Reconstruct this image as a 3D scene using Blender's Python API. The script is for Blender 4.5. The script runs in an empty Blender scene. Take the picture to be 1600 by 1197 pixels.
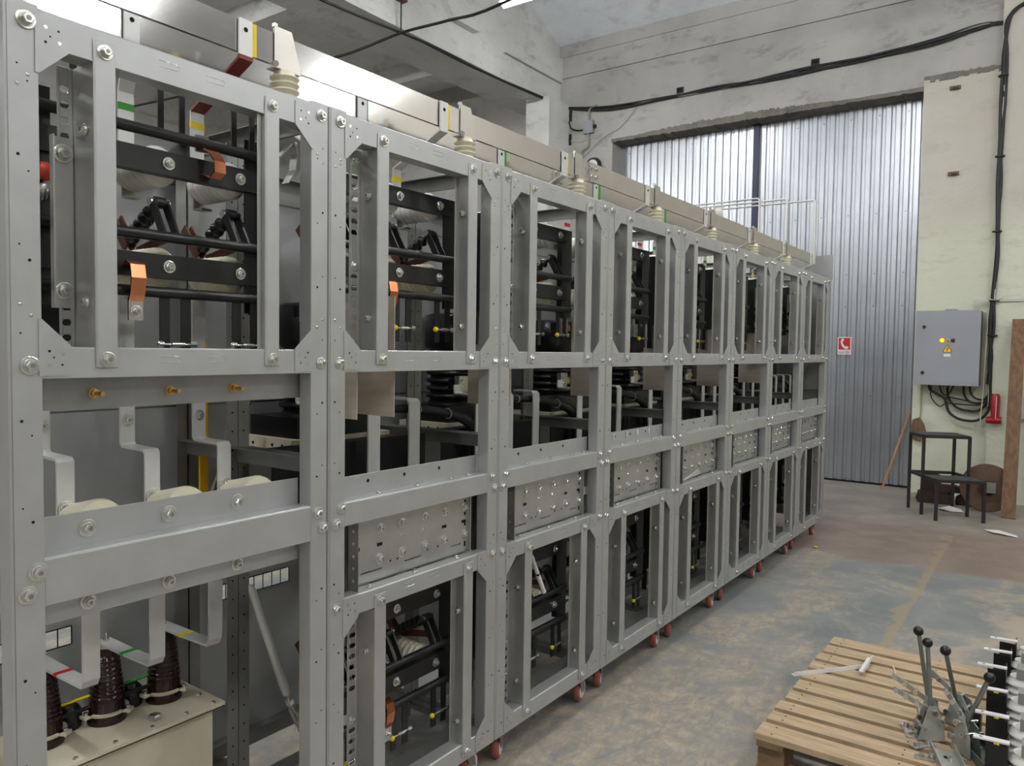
import bpy, math, random
from mathutils import Vector, Matrix
random.seed(7)
PI = math.pi
S = bpy.context.scene
COL = S.collection

# ---------------------------------------------------------------- camera
FPX, YAW, PIT, ROL = 1194.65, 0.6215, -0.0438, 0.0140
CAM = Vector((1.5549, -1.3462, 1.4944))
fw = Vector((-math.sin(YAW) * math.cos(PIT), math.cos(YAW) * math.cos(PIT), math.sin(PIT)))
rt = fw.cross(Vector((0, 0, 1))).normalized()
up = rt.cross(fw)
r2 = rt * math.cos(ROL) + up * math.sin(ROL)
u2 = -rt * math.sin(ROL) + up * math.cos(ROL)
cd = bpy.data.cameras.new('camera')
cd.sensor_width = 36.0
cd.lens = FPX * 36.0 / 1600.0
cd.clip_start = 0.05
cd.clip_end = 100
cam = bpy.data.objects.new('camera', cd)
COL.objects.link(cam)
M4 = Matrix.Identity(4)
for i in range(3):
    M4[i][0], M4[i][1], M4[i][2], M4[i][3] = r2[i], u2[i], -fw[i], CAM[i]
cam.matrix_world = M4
S.camera = cam

# ---------------------------------------------------------------- world, exposure
w = bpy.data.worlds.new('world')
S.world = w
w.use_nodes = True
w.node_tree.nodes['Background'].inputs[0].default_value = (0.75, 0.82, 0.9, 1)
w.node_tree.nodes['Background'].inputs[1].default_value = 0.05
S.view_settings.view_transform = 'Standard'
S.view_settings.look = 'None'
S.view_settings.gamma = 1
S.view_settings.exposure = 0.2
S.view_settings.use_curve_mapping = False
LAMP_STRENGTH = 178.0

# ---------------------------------------------------------------- materials
def lin(c):
    return tuple((x / 12.92 if x <= 0.04045 else ((x + 0.055) / 1.055) ** 2.4) for x in c)

def mat(name, col, rough=0.5, metal=0.0, noise=0.0, scale=8.0, emit=None, es=0, bump=0.0, stretch=None, col2=None, rvar=0.0, spec=None, trans=0.0):
    m = bpy.data.materials.new(name)
    m.use_nodes = True
    nt = m.node_tree
    b = nt.nodes['Principled BSDF']
    c = lin(col) + (1,)
    b.inputs['Base Color'].default_value = c
    b.inputs['Roughness'].default_value = rough
    b.inputs['Metallic'].default_value = metal
    if spec is not None: b.inputs['Specular IOR Level'].default_value = spec
    if trans: b.inputs['Transmission Weight'].default_value = trans
    if emit:
        b.inputs['Emission Color'].default_value = lin(emit) + (1,)
        b.inputs['Emission Strength'].default_value = es
    if noise or col2 or bump or rvar:
        tc = nt.nodes.new('ShaderNodeTexCoord')
        mp = nt.nodes.new('ShaderNodeMapping')
        nt.links.new(tc.outputs['Object'], mp.inputs['Vector'])
        if stretch: mp.inputs['Scale'].default_value = stretch
        n = nt.nodes.new('ShaderNodeTexNoise')
        n.inputs['Scale'].default_value = scale
        n.inputs['Detail'].default_value = 6
        n.inputs['Roughness'].default_value = 0.6
        nt.links.new(mp.outputs[0], n.inputs['Vector'])
        cr = nt.nodes.new('ShaderNodeValToRGB')
        cr.color_ramp.elements[0].position = 0.35
        cr.color_ramp.elements[1].position = 0.68
        d = tuple(max(0, x * (1 - noise)) for x in col)
        cr.color_ramp.elements[0].color = lin(col2 if col2 else d) + (1,)
        cr.color_ramp.elements[1].color = c
        nt.links.new(n.outputs['Fac'], cr.inputs['Fac'])
        if noise or col2: nt.links.new(cr.outputs[0], b.inputs['Base Color'])
        if rvar:
            mr = nt.nodes.new('ShaderNodeMapRange')
            mr.inputs['To Min'].default_value = max(0, rough - rvar)
            mr.inputs['To Max'].default_value = rough + rvar
            nt.links.new(n.outputs['Fac'], mr.inputs['Value'])
            nt.links.new(mr.outputs[0], b.inputs['Roughness'])
        if bump:
            bp = nt.nodes.new('ShaderNodeBump')
            bp.inputs['Strength'].default_value = bump
            bp.inputs['Distance'].default_value = 0.01
            nt.links.new(n.outputs['Fac'], bp.inputs['Height'])
            nt.links.new(bp.outputs[0], b.inputs['Normal'])
    return m

GALV = mat('galvanized_steel', (.73, .735, .735), .44, .62, .045, 9, rvar=.05)
GALV2 = mat('galvanized_sheet', (.74, .74, .73), .34, .75, .07, 9, rvar=.06)
GALVD = mat('galvanized_sheet_dull', (.62, .62, .61), .42, .82, .12, 6, rvar=.08)
GATE = mat('galvanized_gate_sheet', (.70, .715, .735), .33, .8, .04, 3, rvar=.02)
ALU = mat('aluminium_bar', (.84, .84, .83), .34, .2, .05, 10, rvar=.06)
ALUB = mat('polished_busbar_aluminium', (.78, .77, .76), .13, 1.0, .04, 4, rvar=.05)
ALUM = mat('matt_aluminium_bar', (.76, .74, .71), .30, .8, .05, 10, rvar=.05)
CHROME = mat('zinc_plated_bolt', (.84, .84, .82), .24, .95)
REARP = mat('zinc_rear_sheet', (.74, .75, .755), .36, .5, .06, 5, rvar=.06)
BLACK = mat('black_powder_coat', (.10, .10, .105), .36, 0, .1, 10)
RESIN = mat('black_epoxy_resin', (.07, .07, .075), .3, 0)
RUBBER = mat('black_rubber', (.10, .10, .105), .55, 0)
HOLE = mat('hole_shadow_gap', (.03, .03, .03), .9)
WHITEINS = mat('white_resin_insulator', (.88, .875, .85), .4, 0, .04, 8)
CREAM = mat('cream_resin_insulator', (.88, .86, .76), .42, 0, .05, 12)
TAN = mat('cream_painted_steel', (.87, .84, .74), .5, 0, .05, 8)
BROWN = mat('brown_glazed_porcelain', (.20, .11, .09), .15, 0, .25, 20)
COPPER = mat('copper_foil', (.86, .56, .40), .20, 1, .08, 20)
CUBAR = mat('dull_copper_bar', (.48, .33, .28), .4, .7, .12, 20)
BRASS = mat('yellow_zinc', (.80, .66, .40), .3, .9)
YEL = mat('yellow_tape', (.93, .83, .07), .5)
GRN = mat('green_tape', (.17, .58, .13), .5)
RED = mat('red_tape', (.80, .07, .15), .5)
REDB = mat('brown_red_heat_shrink', (.47, .17, .15), .5)
BARRIER = mat('brushed_aluminium_barrier', (.84, .80, .74), .42, .25, .06, 5, stretch=(1, 1, 8))
TYRE = mat('red_brown_caster_tyre', (.62, .36, .30), .5, 0, .12, 15)
HUB = mat('white_caster_hub', (.83, .82, .82), .45)
WOOD = mat('pallet_wood', (.76, .66, .53), .75, 0, .18, 5, stretch=(1.2, 14, 6), bump=.15)
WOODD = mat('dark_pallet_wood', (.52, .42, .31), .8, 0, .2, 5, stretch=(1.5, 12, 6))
PLANK = mat('weathered_plank', (.50, .38, .28), .8, 0, .25, 4, stretch=(8, 8, 1), bump=.2)
PLANK2 = mat('orange_plank', (.68, .50, .36), .75, 0, .15, 4, stretch=(8, 8, 1))
BLUE = mat('navy_painted_post', (.10, .14, .27), .45)
BOXG = mat('grey_enclosure_paint', (.57, .58, .60), .45, 0, .03, 3)
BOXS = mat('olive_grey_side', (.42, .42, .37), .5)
PAPER = mat('white_paper', (.86, .85, .86), .7)
PVC = mat('white_plastic_angle', (.88, .87, .87), .4)
STOOLM = mat('black_painted_tube', (.13, .12, .125), .45)
STOOLT = mat('dark_grey_sheet', (.30, .30, .31), .5, .2, .1, 8)
REDP = mat('red_paint', (.62, .06, .11), .35)
JUNK = mat('brown_rusty_scrap', (.27, .19, .16), .75, 0, .35, 12)
STONE = mat('grinding_disc_brown', (.42, .33, .26), .8, 0, .12, 15)
CABLE = mat('black_cable', (.10, .10, .10), .55)
CABLEW = mat('pale_cable', (.72, .72, .68), .5)
HEMP = mat('pale_cord', (.75, .72, .63), .8)
DIFF = mat('led_diffuser', (1, 1, 1), .5, emit=(.975, .98, .98), es=LAMP_STRENGTH)
AMBER = mat('amber_lamp', (1, .55, .05), .3, emit=(1, .55, .05), es=6)
CONDUIT = mat('grey_conduit', (.52, .52, .51), .5)

# ---------------------------------------------------------------- mesh builder
class MB:
    def __init__(s):
        s.v, s.f, s.m, s.mats, s.sm = [], [], [], [], []
    def mi(s, m):
        if m not in s.mats: s.mats.append(m)
        return s.mats.index(m)
    def add(s, vs, fs, m, smooth=False):
        k = len(s.v); i = s.mi(m)
        s.v += [tuple(p) for p in vs]
        for f in fs:
            s.f.append([k + q for q in f]); s.m.append(i); s.sm.append(smooth)
        return s
    def box(s, x0, x1, y0, y1, z0, z1, m, M=None):
        if x0 > x1: x0, x1 = x1, x0
        if y0 > y1: y0, y1 = y1, y0
        if z0 > z1: z0, z1 = z1, z0
        vs = [Vector(p) for p in ((x0,y0,z0),(x1,y0,z0),(x1,y1,z0),(x0,y1,z0),(x0,y0,z1),(x1,y0,z1),(x1,y1,z1),(x0,y1,z1))]
        if M: vs = [M @ p for p in vs]
        return s.add(vs, [(0,3,2,1),(4,5,6,7),(0,1,5,4),(1,2,6,5),(2,3,7,6),(3,0,4,7)], m)
    def bar(s, a, b, wd, th, m, upv=(0, 0, 1)):
        a, b = Vector(a), Vector(b); d = b - a; L = d.length; d.normalize()
        u = Vector(upv); sd = d.cross(u)
        if sd.length < 1e-4: sd = d.cross(Vector((0, 1, 0)))
        sd.normalize(); u = sd.cross(d)
        M = Matrix(((sd.x, d.x, u.x, a.x), (sd.y, d.y, u.y, a.y), (sd.z, d.z, u.z, a.z), (0, 0, 0, 1)))
        return s.box(-wd / 2, wd / 2, 0, L, -th / 2, th / 2, m, M)
    def lathe(s, a, b, prof, m, n=20, smooth=True, caps=True):
        a, b = Vector(a), Vector(b); d = (b - a); L = d.length; d.normalize()
        q = Vector((0, 0, 1)) if abs(d.z) < .9 else Vector((1, 0, 0))
        e = d.cross(q).normalized(); g = d.cross(e)
        vs = []
        for t, r in prof:
            c = a + d * (t * L)
            for k in range(n):
                th = 2 * PI * k / n
                vs.append(c + (e * math.cos(th) + g * math.sin(th)) * r)
        fs = []
        for i in range(len(prof) - 1):
            for k in range(n):
                k2 = (k + 1) % n
                fs.append((i*n+k, i*n+k2, (i+1)*n+k2, (i+1)*n+k))
        s.add(vs, fs, m, smooth)
        if caps:
            s.add(vs[:n], [tuple(range(n))[::-1]], m)
            s.add(vs[-n:], [tuple(range(n))], m)
        return s
    def cyl(s, a, b, r, m, n=16, r2=None, smooth=True):
        return s.lathe(a, b, [(0, r), (1, r if r2 is None else r2)], m, n, smooth)
    def tube(s, pts, r, m, n=8, sub=0):
        P = [Vector(p) for p in pts]
        if sub:
            Q = []
            for i in range(len(P) - 1):
                p0 = P[max(i-1, 0)]; p1 = P[i]; p2 = P[i+1]; p3 = P[min(i+2, len(P)-1)]
                for k in range(sub):
                    t = k / sub
                    Q.append(.5 * ((2*p1) + (-p0+p2)*t + (2*p0-5*p1+4*p2-p3)*t*t + (-p0+3*p1-3*p2+p3)*t**3))
            Q.append(P[-1])
            if isinstance(r, (list, tuple)):
                r = [r[i] + (r[i+1]-r[i])*k/sub for i in range(len(r)-1) for k in range(sub)] + [r[-1]]
            P = Q
        vs = []; e = None
        for i, p in enumerate(P):
            d = (P[min(i+1, len(P)-1)] - P[max(i-1, 0)]).normalized()
            if e is None:
                q = Vector((0, 0, 1)) if abs(d.z) < .9 else Vector((1, 0, 0))
                e = d.cross(q).normalized()
            else:
                e = (e - d * e.dot(d)).normalized()
            g = d.cross(e)
            rr = r[i] if isinstance(r, (list, tuple)) else r
            for k in range(n):
                th = 2*PI*k/n
                vs.append(p + (e*math.cos(th) + g*math.sin(th)) * rr)
        fs = [(i*n+k, i*n+(k+1) % n, (i+1)*n+(k+1) % n, (i+1)*n+k) for i in range(len(P)-1) for k in range(n)]
        s.add(vs, fs, m, True)
        s.add(vs[:n], [tuple(range(n))[::-1]], m)
        s.add(vs[-n:], [tuple(range(n))], m)
        return s
    def prism(s, poly, ax, c0, c1, m):
        """poly: 2D points in the two other axes; ax: extrusion axis"""
        def P(a, b, c):
            return {'x': (c, a, b), 'y': (a, c, b), 'z': (a, b, c)}[ax]
        n = len(poly)
        vs = [P(a, b, c0) for a, b in poly] + [P(a, b, c1) for a, b in poly]
        fs = [tuple(range(n))[::-1], tuple(range(n, 2*n))] + [(i, (i+1) % n, n+(i+1) % n, n+i) for i in range(n)]
        return s.add(vs, fs, m)
    def ribbon(s, pts, wd, th, m, wax=(0, 1, 0)):
        """bent flat bar: pts path, width along wax, thickness across"""
        W = Vector(wax).normalized(); P = [Vector(p) for p in pts]
        vs = []
        for i, p in enumerate(P):
            d1 = (P[i] - P[i-1]).normalized() if i else (P[1]-P[0]).normalized()
            d2 = (P[i+1] - P[i]).normalized() if i < len(P)-1 else d1
            n1 = d1.cross(W).normalized(); n2 = d2.cross(W).normalized()
            nn = (n1 + n2)
            if nn.length < 1e-5: nn = n1
            nn.normalize(); k = 1 / max(.35, nn.dot(n1))
            for sw, st in ((-1, -1), (1, -1), (1, 1), (-1, 1)):
                vs.append(p + W*(sw*wd/2) + nn*(st*th/2*k))
        fs = [(i*4+k, i*4+(k+1) % 4, (i+1)*4+(k+1) % 4, (i+1)*4+k) for i in range(len(P)-1) for k in range(4)]
        fs += [(3, 2, 1, 0), tuple(4*(len(P)-1)+k for k in range(4))]
        return s.add(vs, fs, m)
    def sphere(s, c, r, m, n=16, k=10):
        c = Vector(c)
        prof = [(.5 - .5*math.cos(PI*i/k), max(1e-4, r*math.sin(PI*i/k))) for i in range(k+1)]
        return s.lathe(c - Vector((0, 0, r)), c + Vector((0, 0, r)), prof, m, n, True, False)
    def build(s, name, parent=None, loc=None, fixn=True):
        me = bpy.data.meshes.new(name)
        me.from_pydata(s.v, [], s.f)
        for m in s.mats: me.materials.append(m)
        me.polygons.foreach_set('material_index', s.m)
        me.polygons.foreach_set('use_smooth', s.sm)
        me.update()
        if fixn:
            import bmesh
            bm = bmesh.new(); bm.from_mesh(me)
            bmesh.ops.recalc_face_normals(bm, faces=bm.faces)
            bm.to_mesh(me); bm.free()
        o = bpy.data.objects.new(name, me)
        COL.objects.link(o)
        if parent: o.parent = parent
        if loc: o.location = loc
        return o

def bevel(o, w_=.0013):
    md = o.modifiers.new('edge', 'BEVEL'); md.width = w_; md.segments = 1; md.limit_method = 'ANGLE'
    return o

def tag(o, label=None, cat=None, group=None, kind=None):
    if label: o['label'] = label
    if cat: o['category'] = cat
    if group: o['group'] = group
    if kind: o['kind'] = kind
    return o

def thing(name, label, cat, loc=(0, 0, 0), rz=0, group=None):
    o = bpy.data.objects.new(name, None)
    o.empty_display_size = .05
    COL.objects.link(o)
    o.location = loc; o.rotation_euler = (0, 0, rz)
    return tag(o, label, cat, group)

def dup(o, parent=None):
    c = o.copy(); COL.objects.link(c); c.parent = parent
    for ch in [q for q in KIDS.get(o.name, ())]:
        dup(ch, c)
    return c
KIDS = {}
def index_kids(root):
    for ch in root.children:
        KIDS.setdefault(root.name, []).append(ch) if ch not in KIDS.get(root.name, []) else None
        index_kids(ch)

def inst(o, parent, loc, rot=None, scale=None):
    """a further copy of one mesh part"""
    c = o.copy(); COL.objects.link(c); c.parent = parent; c.location = loc
    if rot: c.rotation_euler = rot
    if scale: c.scale = (scale,)*3
    return c

def struct(name, mb, fixn=True):
    return tag(mb.build(name, fixn=fixn), kind='structure')
# ---------------------------------------------------------------- room materials
def plaster(name, ca, cb, stain, scale=1.2, two=None, zsplit=3.0):
    m = bpy.data.materials.new(name); m.use_nodes = True
    nt = m.node_tree; N = nt.nodes; K = nt.links; b = N['Principled BSDF']
    b.inputs['Roughness'].default_value = .85
    tc = N.new('ShaderNodeTexCoord')
    def noise(sc, det=8, st=None, ro=.6):
        n = N.new('ShaderNodeTexNoise'); n.inputs['Scale'].default_value = sc
        n.inputs['Detail'].default_value = det; n.inputs['Roughness'].default_value = ro
        if st:
            mp = N.new('ShaderNodeMapping'); mp.inputs['Scale'].default_value = st
            K.new(tc.outputs['Object'], mp.inputs[0]); K.new(mp.outputs[0], n.inputs['Vector'])
        else: K.new(tc.outputs['Object'], n.inputs['Vector'])
        return n
    def ramp(src, a, bb, ca, cb):
        r = N.new('ShaderNodeValToRGB'); r.color_ramp.elements[0].position = a; r.color_ramp.elements[1].position = bb
        r.color_ramp.elements[0].color = ca; r.color_ramp.elements[1].color = cb
        K.new(src, r.inputs[0]); return r
    W1 = (1,1,1,1); B1 = (0,0,0,1)
    n1 = noise(scale); r1 = ramp(n1.outputs['Fac'], .38, .66, lin(cb)+(1,), lin(ca)+(1,))
    base = r1.outputs[0]
    if two:
        sp = N.new('ShaderNodeSeparateXYZ'); K.new(tc.outputs['Object'], sp.inputs[0])
        n3 = noise(3.0)
        ad = N.new('ShaderNodeMath'); ad.operation = 'MULTIPLY_ADD'; ad.inputs[1].default_value = .25
        K.new(n3.outputs['Fac'], ad.inputs[0]); K.new(sp.outputs['Z'], ad.inputs[2])
        r3 = ramp(ad.outputs[0], 0, 1, B1, W1)
        mr = N.new('ShaderNodeMapRange'); mr.inputs['From Min'].default_value = zsplit; mr.inputs['From Max'].default_value = zsplit+.5
        K.new(ad.outputs[0], mr.inputs['Value'])
        mx = N.new('ShaderNodeMix'); mx.data_type = 'RGBA'
        K.new(mr.outputs[0], mx.inputs['Factor']); mx.inputs['A'].default_value = lin(two)+(1,); K.new(base, mx.inputs['B'])
        base = mx.outputs['Result']
    n2 = noise(2.3, 10, (1, 1, 2.2), .72); r2_ = ramp(n2.outputs['Fac'], .54, .70, B1, (.75,.75,.75,1))
    mx = N.new('ShaderNodeMix'); mx.data_type = 'RGBA'
    K.new(r2_.outputs[0], mx.inputs['Factor']); K.new(base, mx.inputs['A']); mx.inputs['B'].default_value = lin(stain)+(1,)
    K.new(mx.outputs['Result'], b.inputs['Base Color'])
    bp = N.new('ShaderNodeBump'); bp.inputs['Strength'].default_value = .5; bp.inputs['Distance'].default_value = .03
    n4 = noise(4, 12, None, .7); K.new(n4.outputs['Fac'], bp.inputs['Height']); K.new(bp.outputs[0], b.inputs['Normal'])
    return m
WALLU = plaster('grey_whitewashed_concrete', (.70,.69,.675), (.63,.62,.605), (.48,.465,.44))
WALLL = plaster('pale_green_painted_plaster', (.77,.75,.71), (.73,.715,.67), (.68,.66,.62), two=(.785,.79,.715), zsplit=2.75)
BEAMM = plaster('whitewashed_beam_concrete', (.84,.84,.82), (.77,.77,.755), (.60,.59,.57))
CEILM = plaster('white_ceiling_concrete', (.90,.92,.94), (.84,.86,.88), (.72,.73,.74))
DARKP = plaster('broken_bare_plaster', (.50,.48,.45), (.42,.41,.38), (.33,.32,.30), 6)

def floor_mat():
    m = bpy.data.materials.new('worn_painted_concrete_floor'); m.use_nodes = True
    nt = m.node_tree; N = nt.nodes; K = nt.links; b = N['Principled BSDF']
    tc = N.new('ShaderNodeTexCoord'); sp = N.new('ShaderNodeSeparateXYZ'); K.new(tc.outputs['Object'], sp.inputs[0])
    def noise(sc, det=8, st=None, ro=.6, dist=0):
        n = N.new('ShaderNodeTexNoise'); n.inputs['Scale'].default_value = sc; n.inputs['Detail'].default_value = det
        n.inputs['Roughness'].default_value = ro; n.inputs['Distortion'].default_value = dist
        mp = N.new('ShaderNodeMapping'); mp.inputs['Scale'].default_value = st or (1,1,1)
        K.new(tc.outputs['Object'], mp.inputs[0]); K.new(mp.outputs[0], n.inputs['Vector']); return n.outputs['Fac']
    def mth(op, a, bb=None, c=None):
        n = N.new('ShaderNodeMath'); n.operation = op
        for i, q in enumerate((a, bb, c)):
            if q is None: continue
            if isinstance(q, (int, float)): n.inputs[i].default_value = q
            else: K.new(q, n.inputs[i])
        return n.outputs[0]
    def mr(v, a, bb):
        n = N.new('ShaderNodeMapRange'); n.inputs['From Min'].default_value = a; n.inputs['From Max'].default_value = bb
        K.new(v, n.inputs['Value']); return n.outputs[0]
    def mix(f, a, bb):
        n = N.new('ShaderNodeMix'); n.data_type = 'RGBA'
        K.new(f, n.inputs['Factor']) if not isinstance(f, float) else setattr(n.inputs['Factor'], 'default_value', f)
        for k, q in (('A', a), ('B', bb)):
            if isinstance(q, tuple): n.inputs[k].default_value = lin(q)+(1,)
            else: K.new(q, n.inputs[k])
        return n.outputs['Result']
    X, Y = sp.outputs['X'], sp.outputs['Y']
    paint = mix(mr(noise(2.2, 8), .35, .65), (.44,.46,.465), (.535,.54,.53))
    # worn sandy patches, stronger near the camera end
    nearf = mr(mth('ADD', mth('ABSOLUTE', mth('SUBTRACT', X, .35)), mth('MULTIPLY', mth('SUBTRACT', Y, 1.6), .30)), .75, -.15)
    wear = mth('ADD', noise(1.7, 10, None, .68, .8), mth('MULTIPLY', nearf, .17))
    wearf = mr(wear, .47, .60)
    streak = mr(noise(16, 12, (1, .45, 1), .8, 1.2), .38, .56)
    sand = mix(mr(noise(14, 8, None, .7), .3, .7), (.55,.51,.455), (.74,.68,.595))
    c1 = mix(mth('MULTIPLY', wearf, mth('MULTIPLY_ADD', streak, .88, .06)), paint, sand)
    scr = mr(noise(34, 8, (1, .3, 1), .85, 2), .60, .70)
    c1 = mix(mth('MULTIPLY', scr, .5), c1, (.62,.59,.53))
    blot = mth('MULTIPLY', mr(noise(1.3, 9, None, .66, .6), .50, .58), mr(X, .7, 1.1))
    c1 = mix(mth('MULTIPLY', blot, .85), c1, (.66,.61,.55))
    # brown band, then pale bare concrete by the gate
    yb = mth('ADD', Y, mth('MULTIPLY', noise(2.5, 6), .5))
    brown = mix(mr(noise(3, 9, None, .65), .4, .62), (.50,.435,.40), (.56,.505,.465))
    pale = mix(mr(noise(2.6, 9, None, .7), .4, .62), (.54,.515,.48), (.61,.58,.54))
    c2 = mix(mr(yb, 4.86, 4.96), c1, brown)
    c2 = mix(mr(yb, 6.2, 6.5), c2, pale)
    # repaired crack running along the hall
    cx = mth('ABSOLUTE', mth('SUBTRACT', mth('ADD', X, mth('MULTIPLY', mth('SUBTRACT', noise(3.5, 9), .5), .22)), .87))
    cr = mth('LESS_THAN', cx, mth('MULTIPLY', mr(noise(3.5, 8), .36, .85), .085))
    cr = mth('MULTIPLY', cr, mth('MULTIPLY', mth('GREATER_THAN', Y, 2.2), mth('LESS_THAN', Y, 5.9)))
    c3 = mix(mth('MULTIPLY', cr, .8), c2, (.60,.54,.44))
    K.new(c3, b.inputs['Base Color'])
    rr = mr(noise(2.2, 8), .2, .8); 
    b.inputs['Roughness'].default_value = .55
    bp = N.new('ShaderNodeBump'); bp.inputs['Strength'].default_value = .25; bp.inputs['Distance'].default_value = .01
    K.new(noise(12, 10, None, .7), bp.inputs['Height']); K.new(bp.outputs[0], b.inputs['Normal'])
    return m
FLOORM = floor_mat()

# ---------------------------------------------------------------- hall shell
GY = 8.22          # gate sheet plane
struct('floor', MB().box(-9.6, 9.1, -9.1, 8.6, -.2, 0, FLOORM))
a = MB()
a.box(-4.36, -3.485, 7.95, 8.5, 0, 4.42, WALLU)                 # left jamb pillar
a.box(.262, .965, 7.95, 8.5, 0, 4.43, WALLL)                    # right jamb pilaster
a.box(-9.6, -4.36, 8.05, 8.5, 0, 7.4, WALLU)
a.box(-4.36, .965, 7.955, 8.5, 4.325, 4.86, WALLU)
a.box(-4.36, .965, 7.96, 8.5, 4.86, 5.31, WALLU)
a.box(-4.36, .965, 7.945, 8.5, 5.314, 5.6, WALLU)
a.box(-4.36, .965, 7.96, 8.5, 5.612, 7.3, WALLU)
a.box(-4.36, .965, 7.99, 8.5, 5.2, 5.7, DARKP)
a.box(-4.36, 9, 8.15, 8.5, 5.3, 7.3, WALLU)
# broken plaster lip over the gate and ragged ledges on the jambs
rnd = random.Random(3)
x = -3.5
while x < .26:
    dx = rnd.uniform(.015, .06); h = .035 + .10*max(0, math.sin((x+3.2)*1.15))*rnd.uniform(.5, 1)
    a.box(x, min(x+dx, .262), 7.948 - rnd.uniform(0, .012), 8.2, 4.325 - rnd.uniform(0, .012), 4.34+h*.6, DARKP)
    x += dx
x = -4.34
while x < -3.49:
    dx = rnd.uniform(.02, .07); a.box(x, min(x+dx, -3.487), 7.94, 8.0, 4.40+rnd.uniform(-.01, .02), 4.435+rnd.uniform(0, .02), WALLU); x += dx
x = .262
while x < .94:
    dx = rnd.uniform(.02, .07); a.box(x, min(x+dx, .965), 7.938, 8.0, 4.40+rnd.uniform(-.01, .03), 4.45+rnd.uniform(0, .02), DARKP); x += dx
struct('wall_far', a)
struct('trim_3', MB().box(.966, 8.99, 7.86, 8.14, 0, 5.9, WALLL))
b = MB()
b.box(-4.98, -4.335, -9, 7.99, 4.925, 5.25, BEAMM)
b.box(-4.90, -4.36, -9, 8.1, 5.25, 7.4, BEAMM)
for y0 in (5.55, -.6, -6.6):                                     # inclined concrete struts standing proud of the face
    b.prism([(y0, 5.3), (y0+.45, 5.3), (y0-.75, 6.6), (y0-1.3, 6.6)], 'x', -4.37, -4.26, BEAMM)
b.prism([(6.6, 5.26), (8.0, 5.26), (8.0, 5.62)], 'x', -4.37, -4.30, BEAMM)
struct('trim_1', b)
struct('trim_2', MB().box(-4.55, -4.17, 7.42, 7.95, 0, 4.925, BEAMM))
c = MB()
pr_ = [(8.45, 5.66), (7.95, 5.78), (7.2, 6.10), (6.2, 6.42), (4.8, 6.72), (2.5, 6.95), (-1, 7.0), (-9.1, 7.0)]
c.prism(pr_ + [(-9.1, 7.3), (8.45, 7.3)], 'x', -4.6, 9.0, CEILM)
c.box(-9.6, -4.9, -9.1, 8.5, 5.62, 5.8, BEAMM)
for y0 in (6.9, 4.4, 1.9, -.6, -3.1): c.box(-9.5, -4.9, y0, y0+.28, 5.36, 5.64, BEAMM)
struct('ceiling', c)
struct('wall_left', MB().box(-9.8, -9.5, -9.1, 8.5, 0, 5.8, WALLU))
struct('wall_right', MB().box(9.0, 9.3, -9.1, 8.5, 0, 7.3, WALLU))
struct('wall_back', MB().box(-9.6, 9.1, -9.4, -9.1, 0, 7.3, WALLU))

# gate of ribbed sheets
def ribbed(x0, x1, z0, z1, y, pitch=.1, d=.02, m=GATE):
    g = MB(); vs = []; fs = []; xs = []; x = x0
    while x < x1 - 1e-6:
        for fx, fy in ((0, 0), (.14, 0), (.26, 1), (.74, 1), (.86, 0)):
            xx = x + fx*pitch
            if xx <= x1: xs.append((xx, y - fy*d))
        x += pitch
    xs.append((x1, y))
    for px, py in xs: vs += [(px, py, z0), (px, py, z1)]
    fs = [(2*i, 2*i+2, 2*i+3, 2*i+1) for i in range(len(xs)-1)]
    vs2 = [(p[0], p[1]+.004, p[2]) for p in vs]; k = len(vs)
    fs += [(k+2*i+1, k+2*i+3, k+2*i+2, k+2*i) for i in range(len(xs)-1)]
    fs += [(2*i, k+2*i, k+2*i+2, 2*i+2) for i in range(len(xs)-1)] + [(2*i+1, 2*i+3, k+2*i+3, k+2*i+1) for i in range(len(xs)-1)]
    g.add(vs + vs2, fs, m)
    return g
door = thing('door_1', None, None, (-1.6, GY, 0)); tag(door, kind='structure')
def loc0(o, root):
    o.location = -Vector(root.location); return o
g = ribbed(-3.515, -1.63, .02, 4.33, GY)
for zz in (1.02, 2.05, 3.1, 4.2):
    for k in range(6): g.lathe((-3.35+k*.3, GY-.012, zz), (-3.35+k*.3, GY-.026, zz), [(0, .012), (.5, .010), (1, .003)], CHROME, 8)
loc0(g.build('ribbed_sheet', door, fixn=False), door)
g = ribbed(-1.565, .262, .02, 4.33, GY)
for zz in (1.02, 2.05, 2.42, 3.1, 4.2):
    for k in range(6): g.lathe((-1.41+k*.3, GY-.012, zz), (-1.41+k*.3, GY-.026, zz), [(0, .012), (.5, .010), (1, .003)], CHROME, 8)
loc0(g.build('ribbed_sheet', door, fixn=False), door)
loc0(MB().box(-1.635, -1.565, GY-.05, GY+.03, 0, 4.33, BLUE).build('meeting_post', door), door)
loc0(MB().box(-3.515, .262, GY+.03, GY+.06, 0, 4.33, DARKP).build('backing_frame', door), door)
loc0(MB().box(-3.515, .262, GY-.03, GY+.05, -.0, .02, HOLE).build('bottom_seal', door), door)

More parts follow.
